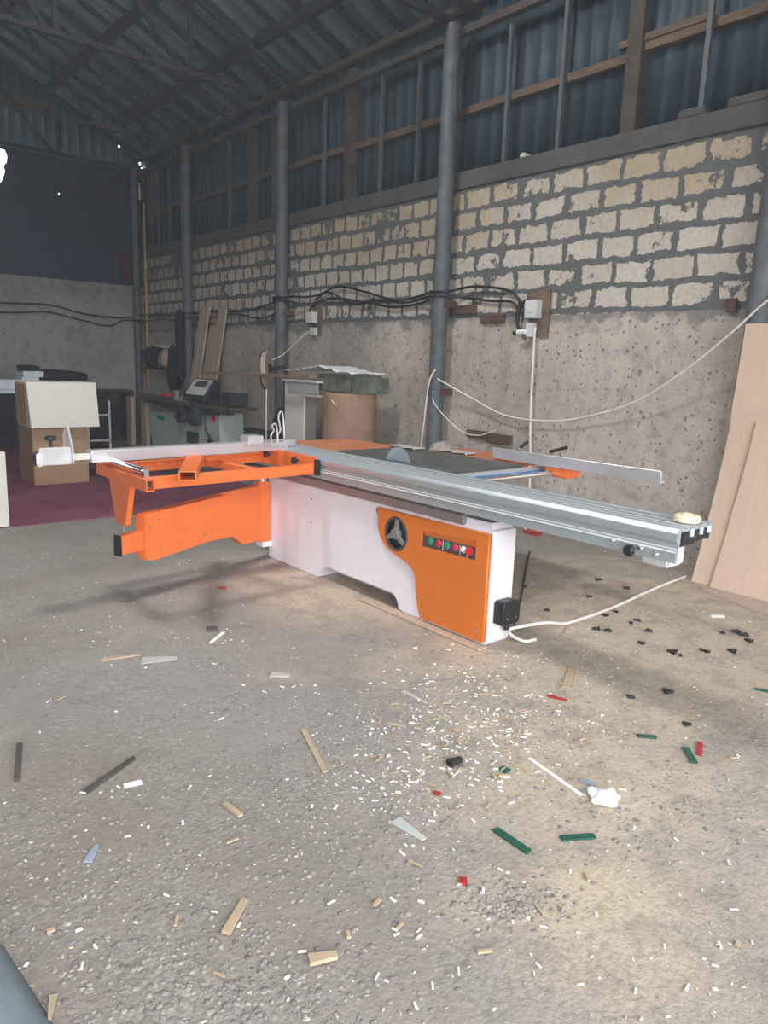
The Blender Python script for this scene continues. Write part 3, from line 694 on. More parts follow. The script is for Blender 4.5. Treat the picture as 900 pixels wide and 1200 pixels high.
# mains socket on the end of the cabinet
pb = MB().prism([(3.045, .14), (3.175, .14), (3.19, .155), (3.19, .25), (3.165, .275), (3.06, .275), (3.045, .26)], 'Y', 2.555, 2.63)
pbo = pb.build('plug_socket', M['black'], saw, bevel=.006)
MB().cyl((3.12, 2.59, .10), (3.12, 2.59, .14), .018).build('cable_gland', M['black'], pbo)
for x in (3.08, 3.15): MB().lathe((x, 2.556, .18), [(.006, 0), (.006, .003)], axis=(0, -1, 0), n=10).build('screw', M['chrome'], pbo)
tag(MB().box(2.93, 3.0, 2.62, 3.72, 0.001, .012).build('floor_batten', M['plank'], smooth=0, bevel=.003), 'thin pale strip lying on the floor along the saw cabinet base', 'strip')

# ------------------------------------------------------------------ cables
def cable(name, pts, r, m, label, cat='cable', group=None, n=8):
    return tag(MB().tube(pts, r, n=n).build(name, m), label, cat, group)
cable('power_cable', [(3.12, 2.59, .095), (3.17, 2.56, .11), (3.35, 2.5, .12), (3.55, 2.55, .06), (3.75, 2.6, .012), (4.2, 2.62, .008), (4.7, 2.68, .008), (5.1, 2.72, .008), (5.42, 2.74, .008)], .0095, M['cablewhite'], 'white cable running over the floor from black plug box to leaning boards')
cable('power_cable', [(3.13, 2.58, .085), (3.17, 2.57, .05), (3.25, 2.555, .012), (3.33, 2.54, .010)], .009, M['cablewhite'], 'short white cable end dropping to the floor below the plug box')
cable('thin_cable', [(5.0, 3.95, .008), (4.4, 3.5, .008), (3.8, 3.05, .008), (3.5, 2.85, .008), (3.38, 2.72, .008)], .006, M['cableblack'], 'thin dark cable on the floor behind the end of the cabinet')
cable('hanging_cable', [(5.55, 2.2, 2.24), (5.55, 2.45, 2.09), (5.55, 2.67, 1.88), (5.62, 3.03, 1.60), (5.68, 3.45, 1.34), (5.72, 3.86, 1.19), (5.73, 4.35, 1.085), (5.72, 4.94, 1.09), (5.68, 5.42, 1.25), (5.57, 5.80, 1.42)], .008, M['cablewhite'], 'white cable sagging across the concrete wall from right edge to the column')
cable('hanging_cable', [(5.56, 5.83, 1.52), (5.53, 5.88, 1.40), (5.54, 5.93, 1.15), (5.56, 5.98, .86), (5.56, 6.02, .55)], .009, M['cablewhite'], 'white cable hanging straight down beside the nearest full column')
cable('hanging_cable', [(5.55, 5.84, 1.30), (5.54, 5.80, 1.16), (5.62, 5.62, .97), (5.70, 5.48, .87), (5.74, 5.3, .86), (5.76, 5.1, .93)], .005, M['cablewhite'], 'thin white wire looping from the column foot to the concrete wall')
cable('hanging_cable', [(5.76, 4.68, 1.95), (5.75, 4.68, 1.85), (5.75, 4.67, 1.4), (5.745, 4.65, 1.05), (5.745, 4.62, .7), (5.70, 4.56, .3), (5.6, 4.5, .02)], .011, M['cablewhite'], 'thick white cable hanging from the fuse box behind the rip fence')
cable('black_cable', [(5.76, 4.87, 2.14), (5.76, 4.93, 2.24), (5.76, 5.1, 2.32), (5.75, 5.5, 2.37), (5.70, 5.75, 2.34), (5.60, 5.760, 2.32), (5.525, 5.890, 2.32), (5.60, 6.020, 2.32), (5.70, 6.1, 2.34), (5.75, 6.7, 2.28), (5.76, 7.4, 2.42), (5.76, 7.9, 2.5), (5.76, 8.3, 2.42), (5.74, 8.6, 2.40)], .013, M['cableblack'], 'thick black cable along the blocks, upper one of the bundle')
cable('black_cable', [(5.76, 4.90, 2.12), (5.77, 5.02, 2.20), (5.77, 5.3, 2.22), (5.76, 5.6, 2.26), (5.60, 5.760, 2.27), (5.525, 5.890, 2.27), (5.60, 6.020, 2.27), (5.76, 6.3, 2.24), (5.76, 6.8, 2.21), (5.76, 7.3, 2.28), (5.76, 8.0, 2.36), (5.76, 8.45, 2.28), (5.74, 8.56, 2.12)], .013, M['cableblack'], 'thick black cable along the blocks, lower one of the bundle')
cable('black_cable', [(5.76, 6.2, 2.30), (5.76, 6.6, 2.25), (5.76, 7.1, 2.30), (5.76, 7.55, 2.27), (5.76, 8.1, 2.44), (5.76, 8.4, 2.36)], .012, M['cableblack'], 'thinner black cable looped between the two columns')
cable('black_cable', [(5.74, 8.62, 2.40), (5.74, 8.9, 2.42), (5.60, 8.920, 2.40), (5.525, 9.050, 2.40), (5.60, 9.180, 2.40), (5.72, 9.3, 2.38), (5.76, 9.9, 2.30), (5.76, 10.5, 2.27), (5.76, 11.2, 2.30), (5.7, 11.8, 2.28), (5.60, 11.850, 2.27), (5.525, 11.980, 2.27), (5.60, 12.110, 2.27), (5.7, 12.3, 2.28), (5.76, 13.2, 2.30), (5.74, 14.0, 2.32)], .013, M['cableblack'], 'black cable on the block wall beyond the middle column, upper run')
cable('black_cable', [(5.74, 8.66, 2.30), (5.60, 8.920, 2.36), (5.525, 9.050, 2.36), (5.60, 9.180, 2.36), (5.76, 9.4, 2.22), (5.76, 9.9, 2.16), (5.76, 10.6, 2.24), (5.76, 11.4, 2.2), (5.7, 11.75, 2.22), (5.60, 11.850, 2.20), (5.525, 11.980, 2.20), (5.60, 12.110, 2.20), (5.76, 12.4, 2.16), (5.76, 13.3, 2.22), (5.74, 13.95, 2.2)], .013, M['cableblack'], 'black cable on the block wall beyond the middle column, lower run')
cable('black_cable', [(-2, 14.24, 2.36), (1, 14.24, 2.33), (3.3, 14.24, 2.36), (4.1, 14.24, 2.38), (4.6, 14.24, 2.28), (5.1, 14.24, 2.24), (5.5, 14.2, 2.26), (5.7, 14.02, 2.32)], .013, M['cableblack'], 'black cable along the back wall, upper run')
cable('black_cable', [(-2, 14.24, 2.18), (1, 14.24, 2.2), (3.3, 14.24, 2.2), (4.0, 14.24, 2.26), (4.6, 14.24, 2.16), (5.1, 14.24, 2.08), (5.4, 14.2, 2.20), (5.7, 14.0, 2.2)], .013, M['cableblack'], 'black cable along the back wall, lower sagging run')

# fuse boxes
def fusebox(Y, Z, lab, big):
    t_ = empty('fuse_box', (5.78, Y, Z), lab, 'fuse box')
    if big: t_.location = (5.78, Y+.09, Z-.07)
    if big:
        MB().box(5.775, 5.80, 4.46, 4.70, 1.93, 2.36).build('backing_board', M['woodboard'], t_)
        bx = MB().box(5.68, 5.775, 4.54, 4.68, 2.10, 2.27, bev=.006).build('housing', M['boxgrey'], t_)
        MB().box(5.674, 5.68, 4.58, 4.64, 2.15, 2.21).build('breaker_window', M['offwhite'], bx)
        MB().box(5.72, 5.80, 4.60, 4.68, 1.93, 2.06, bev=.004).build('socket_block', M['boxgrey'], t_)
        pl_ = MB().cyl((5.69, 4.66, 1.98), (5.69, 4.75, 1.97), .025).build('plug', M['whiteb'], t_)
        MB().cyl((5.69, 4.75, 1.97), (5.69, 4.80, 1.965), .018).build('plug_tip', M['black'], pl_)
        MB().tube([(5.74, 4.78, 2.28), (5.73, 4.80, 2.15), (5.73, 4.78, 2.02), (5.73, 4.72, 1.99)], .018).build('conduit', M['cableblack'], t_)
        MB().tube([(5.74, 4.70, 2.28), (5.74, 4.74, 2.26), (5.74, 4.80, 2.14)], .010).build('conduit', M['cableblack'], t_)
    else:
        MB().box(5.775, 5.80, 8.28, 8.48, 1.90, 2.34).build('backing_board', M['woodboard'], t_)
        bx = MB().box(5.69, 5.775, 8.36, 8.52, 2.06, 2.20, bev=.006).build('housing', M['boxgrey'], t_)
        MB().box(5.684, 5.69, 8.40, 8.47, 2.10, 2.16).build('breaker_window', M['offwhite'], bx)
        MB().box(5.73, 5.80, 8.36, 8.48, 1.90, 2.0, bev=.004).build('socket_block', M['boxgrey'], t_)
        MB().tube([(5.72, 8.48, 1.95), (5.68, 8.62, 1.86), (5.6, 8.9, 1.65), (5.45, 9.0, 1.55)], .008).build('lead', M['cablewhite'], t_)
fusebox(4.58, 1.93, 'grey fuse box and socket on a wooden board on the near wall', True)
fusebox(8.40, 1.90, 'small grey fuse box on the wall just right of the middle column', False)
# plates cast into the wall
for y0, y1, z0, z1, lab in ((5.50, 5.86, 2.10, 2.19, 'rusty steel plate at the top of the concrete right of the column'), (5.10, 5.42, 2.0, 2.085, 'faded brown plate set in the concrete top below the cables'), (4.90, 5.22, .79, .89, 'rusty steel plate in the concrete behind the rip fence'), (2.78, 2.86, 2.04, 2.14, 'small rusty plate beside the column behind the fibreboards'), (5.24, 5.52, .82, .90, 'broken rusty bracket at the foot of the near column')):
    tag(MB().box(5.765, 5.80, y0, y1, z0, z1).build('steel_plate', M['rust'], bevel=.004), lab, 'plate')

# ------------------------------------------------------------------ fibreboards leaning at the right
def leaning(y_far, y_near, z_top, x_foot, x_top, th, label, twist=0., m=M['mdf'], bow=.10):
    q = MB(); n = 18; rings = []
    for i in range(n+1):
        t_ = i/n; z = z_top*math.sin(t_*math.pi/2*.0 + 0) if False else z_top*t_
        x = x_top - (x_top-x_foot)*((1-t_)**1.8)
        row = []
        for (yy_, dx) in ((y_far + twist*t_, 0), (y_near, 0), (y_near, th), (y_far + twist*t_, th)): row.append(q.bm.verts.new((x+dx, yy_, z + .001)))
        rings.append(row)
    for A_, B_ in zip(rings, rings[1:]):
        for i in range(4): q.bm.faces.new([A_[i], A_[(i+1) % 4], B_[(i+1) % 4], B_[i]])
    q.bm.faces.new(rings[0]); q.bm.faces.new(rings[-1][::-1])
    return tag(q.build('fibreboard_sheet', m), label, 'board', 'fibreboard sheets leaning at the right')
leaning(2.62, 1.2, 1.93, 5.38, 5.54, .010, 'tall tan fibreboard sheet, rearmost of the leaning stack', -.04)
leaning(2.66, 1.25, 1.27, 5.35, 5.47, .008, 'tan fibreboard sheet leaning, its left edge farthest left', -.10)
leaning(2.50, 1.22, 1.24, 5.32, 5.44, .008, 'front tan fibreboard sheet of the leaning stack', -.13)
tag(MB().prism([(4.9, 1.5), (5.22, 1.6), (5.24, 2.5), (5.18, 2.5), (5.0, 2.0)], 'Z', 0.001, .012).build('flat_board', M['plankpink']), 'pale scrap sheet flat on the floor before the leaning boards', 'board')

# ------------------------------------------------------------------ things against the block wall
# wrapped roll
def sack(cx_, cy_, r, h, label):
    q = MB(); n = 40; R = []
    for j in range(15):
        t_ = j/14; row = []
        for i in range(n):
            a = 2*math.pi*i/n
            rr = r*(1+.015*math.sin(5*a+3*t_)+.012*math.sin(11*a+t_*4)) * (1-.04*math.sin(t_*math.pi*1.0)) * (1.0 if t_ < .96 else .985)
            row.append(q.bm.verts.new((cx_+rr*math.cos(a), cy_+rr*math.sin(a), h*t_ + (.012*math.sin(3*a) if j == 14 else 0))))
        R.append(row)
    for A_, B_ in zip(R, R[1:]):
        for i in range(n): q.bm.faces.new([A_[i], A_[(i+1) % n], B_[(i+1) % n], B_[i]])
    q.bm.faces.new(R[0][::-1]); q.bm.faces.new(R[-1])
    return q
t_ = empty('wrapped_drum', (5.2, 6.85, 0), 'tall drum wrapped in brown kraft paper against the concrete wall', 'drum')
sack(5.2, 6.85, .32, 1.20, '').build('wrapping', M['burlap'], t_)
MB().cyl((5.2, 6.85, 1.185), (5.2, 6.85, 1.215), .30, n=32).build('lid', M['cardt'] if 'cardt' in M else M['carton'], t_)
tag(MB().tube([(5.0, 7.0, 1.20), (4.93, 6.85, 1.19), (4.885, 6.75, 1.12), (4.9, 6.7, 1.08)], .006).build('string', M['cablewhite']), 'loose white string hanging over the wrapped drum', 'string')
tk = empty('glass_tank', (5.25, 6.9, 1.22), 'dirty greenish glass tank standing on the wrapped drum', 'tank')
MB().box(5.05, 5.5, 6.65, 7.30, 1.222, 1.235).build('base', M['darkgrey'], tk)
MB().box(5.06, 5.49, 6.66, 7.29, 1.236, 1.42).build('glass', M['tankglass'], tk)
MB().box(5.05, 5.5, 6.52, 6.62, 1.222, 1.40).build('side_pane', M['tankglass'], tk)
# plastic film draped on top
q = MB(); nx, ny = 10, 22; G = []
for i in range(nx+1):
    row = []
    for j in range(ny+1):
        x = 4.98+.5*i/nx; y = 6.55+1.35*j/ny
        if j > 18: y += .0
        z = 1.435+.035*abs(math.sin(j*.75+i*.4))*(.4+.6*math.sin(math.pi*j/ny)) + .045*math.exp(-((y-7.2)/.3)**2)
        row.append(q.bm.verts.new((x+.02*math.sin(j), y, z)))
    G.append(row)
for i in range(nx):
    for j in range(ny): q.bm.faces.new([G[i][j], G[i][j+1], G[i+1][j+1], G[i+1][j]])
o = tag(q.build('plastic_film', M['film'], smooth=60), 'crumpled white plastic film draped over the glass tank', 'film'); solid(o, .004)
# white board stand
ws = empty('board_stand', (5.1, 7.6, 0), 'off-white board stand with a grey band left of the wrapped drum', 'stand')
MB().box(5.0, 5.03, 7.50, 7.92, 0, 1.31).build('front_panel', M['offwhite'], ws, bevel=.002)
MB().box(5.03, 5.45, 7.89, 7.92, 0, 1.31).build('side_panel', M['offwhite'], ws, bevel=.002)
MB().box(4.97, 5.45, 7.20, 7.95, 1.31, 1.335).build('top_shelf', M['offwhite'], ws, bevel=.002)
MB().box(5.0, 5.02, 7.22, 7.50, 1.17, 1.31).build('apron', M['greyband'], ws)['label'] = 'grey apron panel'
MB().box(4.985, 5.0, 7.22, 7.83, 1.18, 1.305).build('grey_band', M['greyband'], ws)['label'] = 'grey band'
MB().box(4.98, 5.45, 7.18, 7.55, 1.145, 1.17).build('lower_shelf', M['offwhite'], ws, bevel=.002)
# long bar reaching from the edge bander
tag(MB().obox((4.80, 9.75, 1.355), (4.80, 7.02, 1.385), .07, .035).build('long_plank', M['tapebrown'], smooth=0, bevel=.004), 'long thin plank lying level between edge bander and board stand', 'plank')
# tape reel on a stand
rs = empty('tape_reel', (5.1, 8.35, 0), 'round reel of brown edge tape on a thin rod stand', 'reel')
ax = Vector((.72, -.69, 0.06)).normalized(); c0 = Vector((5.0, 8.35, 1.43))
MB().cyl(c0-ax*.03, c0+ax*.03, .235, n=40).build('tape_coil', M['plankpink'], rs)
MB().cyl(c0-ax*.045, c0-ax*.032, .245, n=40).build('flange', M['machdark'], rs)
MB().cyl(c0+ax*.032, c0+ax*.045, .08, n=24).build('hub', M['black'], rs)
MB().tube([c0+ax*.04, c0+ax*.12+Vector((0, 0, .02)), c0+ax*.24+Vector((.02, .0, .03))], .028, sub=3).build('axle', M['black'], rs)
MB().cyl((5.05, 8.45, .01), (5.05, 8.45, 1.40), .014, n=12).build('rod', M['aluL'], rs)
MB().cyl((5.05, 8.45, 0), (5.05, 8.45, .02), .12, n=24).build('foot', M['darkgrey'], rs)
# dark motor
mo = empty('motor', (5.45, 8.58, .0), 'small dark machine on a post behind the flip stops', 'machine')
MB().box(5.36, 5.56, 8.46, 8.74, .0, .55, bev=.01).build('pedestal', M['machdark'], mo)
MB().cyl((5.45, 8.44, .72), (5.45, 8.76, .72), .12, n=24).cyl((5.45, 8.38, .72), (5.45, 8.44, .72), .06).build('motor_body', M['machdark'], mo)
MB().box(5.38, 5.52, 8.5, 8.7, .55, .64).build('mount', M['machdark'], mo)
MB().box(5.33, 5.42, 8.5, 8.64, .80, .94, bev=.01).build('terminal_box', M['darkgrey'], mo)

# edge bander
eb = empty('edge_bander', (5.1, 10.6, 0), 'edge banding machine with pale cabinet and dark curved tabletop', 'machine')
MB().prism([(9.45, .02), (11.85, .02), (12.05, .66), (10.95, .72), (9.5, .80)], 'X', 4.92, 5.3).build('cabinet', M['machwhite'], eb, bevel=.01)
MB().prism([(11.9, .80), (12.3, .81), (11.9, .84), (9.5, .84), (9.5, .76), (10.7, .70)], 'X', 4.90, 5.0).build('apron', M['tabletop'], eb)
MB().prism([(4.86, 9.15), (5.33, 9.15), (5.35, 13.1), (5.25, 13.2), (4.95, 12.6), (4.78, 11.6), (4.80, 10.4)], 'Z', .85, .89).build('tabletop', M['tabletop'], eb, bevel=.006)
MB().box(4.84, 4.92, 9.05, 10.1, .80, .86, bev=.005).build('feed_rail', M['machdark'], eb)
cb = MB().prism([(4.78, .93), (5.05, .93), (5.05, 1.24), (4.98, 1.26), (4.80, 1.02)], 'Y', 9.72, 10.38).build('control_box', M['black'], eb, bevel=.01)
d_ = Vector((4.98-4.80, 0, 1.26-1.02))
MB().prism([(4.81, 1.028), (4.805, 1.032), (4.965, 1.245), (4.97, 1.241)], 'Y', 9.76, 10.34).build('control_face', M['boxgrey'], cb)
MB().prism([(4.89, 1.137), (4.882, 1.142), (4.945, 1.226), (4.953, 1.221)], 'Y', 9.88, 10.22).build('display', M['darkgrey'], cb)
MB().cyl((4.92, 10.05, .86), (4.92, 10.05, .95), .03).build('post', M['machdark'], cb)
for y in (10.55, 10.12):
    MB().cyl((4.78, y, .70), (4.90, y, .70), .12, n=24).build('feed_wheel', M['machdark'], eb)
MB().box(4.80, 4.9, 10.0, 10.1, .60, .92).build('drive_arm', M['machdark'], eb)
MB().cyl((4.90, 9.66, .72), (4.92, 9.66, .72), .045).build('emergency_button', M['redb'], eb)
MB().box(4.912, 4.92, 11.35, 11.65, .55, .62).build('green_badge', M['greenb'], eb)
MB().box(4.91, 4.92, 10.15, 10.55, .28, .46).build('rating_plate', M['darkgrey'], eb)
MB().tube([(4.90, 9.9, .72), (4.88, 9.85, .55), (4.86, 9.65, .42), (4.88, 9.6, .3)], .012).build('hose', M['machdark'], eb)
MB().lathe((4.92, 9.75, .34), [(.08, 0), (.08, .03), (.03, .05)], axis=(-1, 0, 0), n=8).build('hand_knob', M['black'], eb)
MB().box(5.0, 5.3, 9.35, 9.6, .9, 1.08, bev=.01).build('trimming_unit', M['machdark'], eb)
MB().box(4.95, 5.1, 10.5, 10.9, .892, .96).box(5.0, 5.05, 11.1, 11.2, .892, 1.04).build('pressure_rollers', M['aluL'], eb)
# wooden trestle legs under the left of the bander table
for y, lab in ((12.9, 'pale wooden leg board under the table, left one of two'), (12.25, 'pale wooden leg board under the table beside the bander cabinet')):
    tag(MB().box(4.93, 5.0, y-.11, y+.11, 0, .85).build('leg_board', M['plank'], smooth=0, bevel=.003), lab, 'board')
tg = MB().box(5.2, 5.3, 11.95, 12.15, .89, .95, bev=.01).build('red_bottle', M['redb']); tag(tg, 'small red item on the bander table beside the corner column', 'bottle')
# planks
for i, (y, wdt, zt, mm, lab) in enumerate(((11.60, .15, 2.36, 'plank', 'tall pale plank leaning beside the dark column, leftmost one'), (11.43, .15, 2.37, 'plankpink', 'tall pinkish plank leaning, second from the dark column'), (11.20, .26, 2.07, 'plank', 'shorter pale plank leaning between two taller planks'), (10.91, .26, 2.33, 'plankpink', 'tall pinkish plank leaning, rightmost of the group'))):
    o = MB().obox((5.38, y+.10, .0), (5.72, y-.02, zt), .028, wdt, up=(0, 1, 0)).build('leaning_plank', M[mm], smooth=0, bevel=.003)
    tag(o, lab, 'plank', 'planks leaning against the block wall')
# bags and cloth hanging
def lump(name, c, s_, label, cat, mm, seed=1):
    q = MB(); bmesh.ops.create_icosphere(q.bm, subdivisions=3, radius=1)
    rd = random.Random(seed); ph = [rd.random()*6 for _ in range(6)]
    for v in q.bm.verts:
        d = v.co.copy(); d = Vector([math.copysign(abs(q_)**.72, q_) for q_ in d]); k = 1+.12*math.sin(3*d.x+ph[0])+.1*math.sin(5*d.y+ph[1])+.1*math.sin(4*d.z+ph[2])+.05*math.sin(11*d.x+ph[3]+7*d.z)
        v.co = Vector((c[0]+d.x*k*s_[0], c[1]+d.y*k*s_[1], c[2]+max(d.z, -.8)*k*s_[2]))
    return tag(q.build(name, mm, smooth=80), label, cat)
lump('hanging_bag', (5.66, 13.5, 1.52), (.12, .28, .22), 'black bag hanging on the wall left of the dark column', 'bag', M['clothdark'], 2)
lump('hanging_bag', (5.66, 13.02, 1.50), (.08, .16, .16), 'small pale bag hanging between the dark bag and coat', 'bag', M['plank'], 3)
lump('hanging_coat', (5.64, 12.6, 1.30), (.09, .20, .40), 'long black coat hanging against the dark steel column', 'coat', M['clothdark'], 4)
tag(MB().box(5.74, 5.80, 12.4, 13.75, 1.70, 1.76).build('coat_rail', M['boxgrey']), 'pale coat rail on the wall above the hanging bags', 'rail')
lump('hanging_cloth', (5.50, 11.99, 1.72), (.05, .12, .56), 'dark cloth tied round the column above the coat', 'cloth', M['clothdark'], 5)
# rubble heaps near the wall foot
lump('rubble_heap', (5.36, 5.30, .34), (.30, .40, .42), 'grey rubble heap at the foot of the wall behind saw table', 'rubble', M['concrete'], 8)
tag(MB().box(5.32, 5.7, 9.25, 9.9, 0, .55, bev=.02).build('scrap_crate', M['timberdark']), 'dark crate of scrap against the wall beside the edge bander', 'crate')
tag(MB().box(4.05, 4.75, 9.2, 9.9, .0125, .03).build('scrap_sheet', M['cast']), 'dark scrap sheet on the floor seen through the outrigger frame', 'sheet')
for (x, y, z, lab) in ((4.10, 4.02, .898, 'crumpled paper on orange extension plate, right one'), (3.93, 4.42, .90, 'torn white paper on the table edge beside the column')):
    q = MB(); n = 7; G = [[q.bm.verts.new((x+.13*(i/n-.5)+.02*math.sin(j*2), y+.34*(j/n-.5), z+.006+.010*abs(math.sin(i*1.7+j*1.1)))) for j in range(n+1)] for i in range(n+1)]
    for i in range(n):
        for j in range(n): q.bm.faces.new([G[i][j], G[i][j+1], G[i+1][j+1], G[i+1][j]])
    o = tag(q.build('paper', M['paper'], smooth=60), lab, 'paper'); solid(o, .002)

# ------------------------------------------------------------------ left background
def carton(name, x0, x1, y0, y1, z0, z1, m, mside, label, rz=0):
    t_ = empty(name, ((x0+x1)/2, (y0+y1)/2, z0), label, 'box')
    MB().box(x0, x1, y0, y1, z0, z1, rz=rz, bev=.006).build('carton_body', m, t_)
    return t_
c1 = carton('cardboard_box', 2.37, 3.0, 9.2, 9.8, .012, .69, M['carton'], None, 'brown cardboard box standing on the carpet under the cream box')
MB().box(2.68, 2.73, 9.196, 9.2, .01, .69).build('box_tape', M['carton'], c1)
c2 = empty('white_box', (2.74, 9.5, .692), 'large cream box resting tilted on top of the brown cardboard box', 'box')
q = MB()
bmesh.ops.create_cube(q.bm, size=1)
for v in q.bm.verts:
    x = 2.715+v.co.x*.775; y = 9.36+v.co.y*.52; z = .955+v.co.z*.525
    v.co = Vector((x + (.01 if v.co.z < 0 else -.012), y + (-.02 if v.co.z < 0 else .0), z))
q.build('carton_body', M['creamcarton'], c2, bevel=.006)
MB().box(2.308, 2.314, 9.14, 9.58, .72, 1.19).build('side_flap', M['carton'], c2)['label'] = 'tan side of the box'
# white table with goods, far left
wt = empty('work_table', (2.3, 12.6, 0), 'white topped table at the far left against the back wall', 'table')
MB().box(.9, 3.55, 12.2, 13.2, .93, .985).build('tabletop', M['boxwhite'], wt, bevel=.004)
MB().box(.95, 3.5, 12.9, 12.93, .15, .93).build('under_table_dark', M['black'], wt)  # black sheet added to darken the space under the tabletop
for x in (.95, 3.48): MB().box(x-.03, x+.03, 12.25, 13.1, .013, .93).build('leg', M['darkgrey'], wt)
for x0, x1, z0, z1, mm, nm, lab in ((2.72, 3.05, .987, 1.13, 'boxwhite', 'white_carton', 'white carton on the far table, left one'), (3.07, 3.32, .987, 1.17, 'boxwhite', 'white_carton', 'white carton with red print on the far table'), (3.34, 3.52, .987, 1.10, 'film', 'white_carton', 'small white carton at right end of the far table'), (3.10, 3.38, 1.172, 1.26, 'boxwhite', 'white_carton', 'flat white carton on top of the others on far table')):
    t_ = tag(MB().box(x0, x1, 12.3, 12.75, z0, z1, bev=.004).build(nm, M[mm]), lab, 'box')
    if 'red' in lab: MB().box(x0+.02, x1-.04, 12.294, 12.30, z0+.03, z0+.10).build('red_print', M['redb'], t_)
lump('winter_hat', (3.22, 12.5, 1.30), (.16, .14, .05), 'dark hat lying on the white cartons at the far left', 'hat', M['clothdark'], 11)
bt = MB().box(3.58, 3.95, 12.5, 13.2, .012, 1.0, bev=.01).build('dark_cabinet', M['machdark']); tag(bt, 'dark cabinet behind the cream box carrying black bags', 'cabinet')
lump('black_bag', (3.80, 12.8, 1.12), (.42, .28, .14), 'black bag heap lying behind the cream box', 'bag', M['clothdark'], 12)
lump('black_bag', (1.9, 12.6, 1.03), (.3, .2, .1), 'black bag on the far table beyond the left frame edge', 'bag', M['clothdark'], 13) if False else None
# metal frame rack and brown crate
rk = empty('frame_rack', (4.3, 12.3, 0), 'white metal frame rack with dark goods right of the cream box', 'rack')
fr = MB(); fr.box(4.33, 4.36, 12.2, 12.23, .012, .82); fr.box(4.0, 4.36, 12.2, 12.23, .16, .19); fr.box(3.98, 4.01, 12.2, 12.23, .012, .82); fr.box(4.0, 4.36, 12.2, 12.23, .58, .60)
fr.build('front_frame', M['boxgrey'], rk)
MB().box(4.0, 4.32, 12.25, 12.6, .2, .90, bev=.02).build('dark_contents', M['clothdark'], rk)
bc = empty('wooden_cabinet', (4.8, 13.6, 0), 'brown open wooden cabinet with black contents in the corner', 'cabinet')
cbx = MB(); cbx.box(4.44, 5.2, 13.35, 13.8, .90, .935); cbx.box(5.13, 5.2, 13.35, 13.8, 0, .90); cbx.box(4.44, 4.49, 13.35, 13.8, 0, .90); cbx.box(4.44, 5.2, 13.78, 13.8, 0, .9)
cbx.build('carcass', M['timberdark'], bc)
MB().box(4.52, 5.1, 13.42, 13.75, .25, .62, bev=.05).build('fill', M['clothdark'], bc)  # black block put in to make the cabinet opening dark
# white board edge at the left edge of the view
tag(MB().box(.9, 1.60, 7.1, 7.16, .0, .68).build('white_board', M['offwhite'], bevel=.004), 'off-white board standing on edge at the left side of the carpet', 'board')
# blue-grey cloth at the bottom left
q = MB(); nx, ny = 14, 30; G = []
for i in range(nx+1):
    row = []
    for j in range(ny+1):
        u = i/nx; vv = j/ny
        y = .9+1.45*vv; edge = .36-.0+.03*math.sin(vv*5) - max(0, vv-.72)*.9
        x = -.35 + (edge+.35)*u
        z = .11*math.sqrt(max(0, 1-(2*u-1)**2))*math.sqrt(max(0, min(1, (1-vv)*5))) + .01*math.sin(vv*19+u*5)*math.sin(math.pi*u) + .002
        row.append(q.bm.verts.new((x, y, max(z, .002))))
    G.append(row)
for i in range(nx):
    for j in range(ny): q.bm.faces.new([G[i][j], G[i][j+1], G[i+1][j+1], G[i+1][j]])
o = tag(q.build('folded_cloth', M['tarpblue'], smooth=60), 'blue-grey cloth bundle on the floor at the bottom left corner', 'cloth'); solid(o, .003)

# ------------------------------------------------------------------ things scattered on the floor
def strip(name, a, b, width, th, m, label, cat, group=None, taper=1.):
    "flat offcut from photo place a to photo place b, lying on the floor"
    A_, B_ = fl(*a), fl(*b); d = (B_-A_).normalized(); s_ = Vector((-d.y, d.x, 0))*width/2
    q = MB(); q.prism([((A_+s_).x, (A_+s_).y), ((A_-s_).x, (A_-s_).y), ((B_-s_*taper).x, (B_-s_*taper).y), ((B_+s_*taper).x, (B_+s_*taper).y)], 'Z', .002, .002+th)
    return tag(q.build(name, m, smooth=0), label, cat, group)
S = strip
S('green_strip', (580, 973), (620, 1000), .028, .006, M['greenstrip'], 'long dark green laminate offcut in the front sand, the longest one', 'offcut')
S('green_strip', (657, 984), (697, 981), .026, .006, M['greenstrip'], 'dark green laminate offcut just right of the longest green one', 'offcut')
S('green_strip', (746, 863), (769, 865), .024, .006, M['greenstrip'], 'small flat dark green offcut farthest from the camera', 'offcut')
S('green_strip', (803, 877), (813, 895), .030, .006, M['greenstrip'], 'dark green offcut lying beside the red one', 'offcut')
S('green_strip', (884, 808), (905, 812), .024, .006, M['greenstrip'], 'dark green offcut cut by the right edge of view', 'offcut')
S('green_strip', (587, 901), (596, 906), .032, .008, M['greenstrip'], 'tiny square dark green offcut near the white chips', 'offcut')
S('red_strip', (820, 871), (819, 886), .022, .006, M['redstrip'], 'small red offcut beside the green strip on the right', 'offcut')
S('red_strip', (642, 816), (665, 822), .028, .006, M['redstrip'], 'red offcut in the chip heap beyond the saw end', 'offcut', taper=.3)
S('red_strip', (542, 1030), (543, 1038), .024, .006, M['redstrip'], 'small red offcut nearest the camera', 'offcut')
S('red_strip', (508, 930), (516, 932), .018, .006, M['redstrip'], 'tiny dark red offcut left of the white strips', 'offcut')
S('red_strip', (257, 689), (264, 690), .03, .006, M['redstrip'], 'tiny red offcut near the outrigger shadow', 'offcut')
S('red_strip', (616, 624), (632, 628), .07, .03, M['redstrip'], 'red piece on the floor behind the cabinet end', 'offcut')
S('dark_block', (526, 898), (540, 893), .035, .02, M['chipdark'], 'black rubber piece lying on the pale floor in front', 'offcut', taper=.6)
S('dark_block', (242, 739), (256, 738), .05, .014, M['darkgrey'], 'dark grey plastic piece in front of the white cabinet left end', 'offcut')
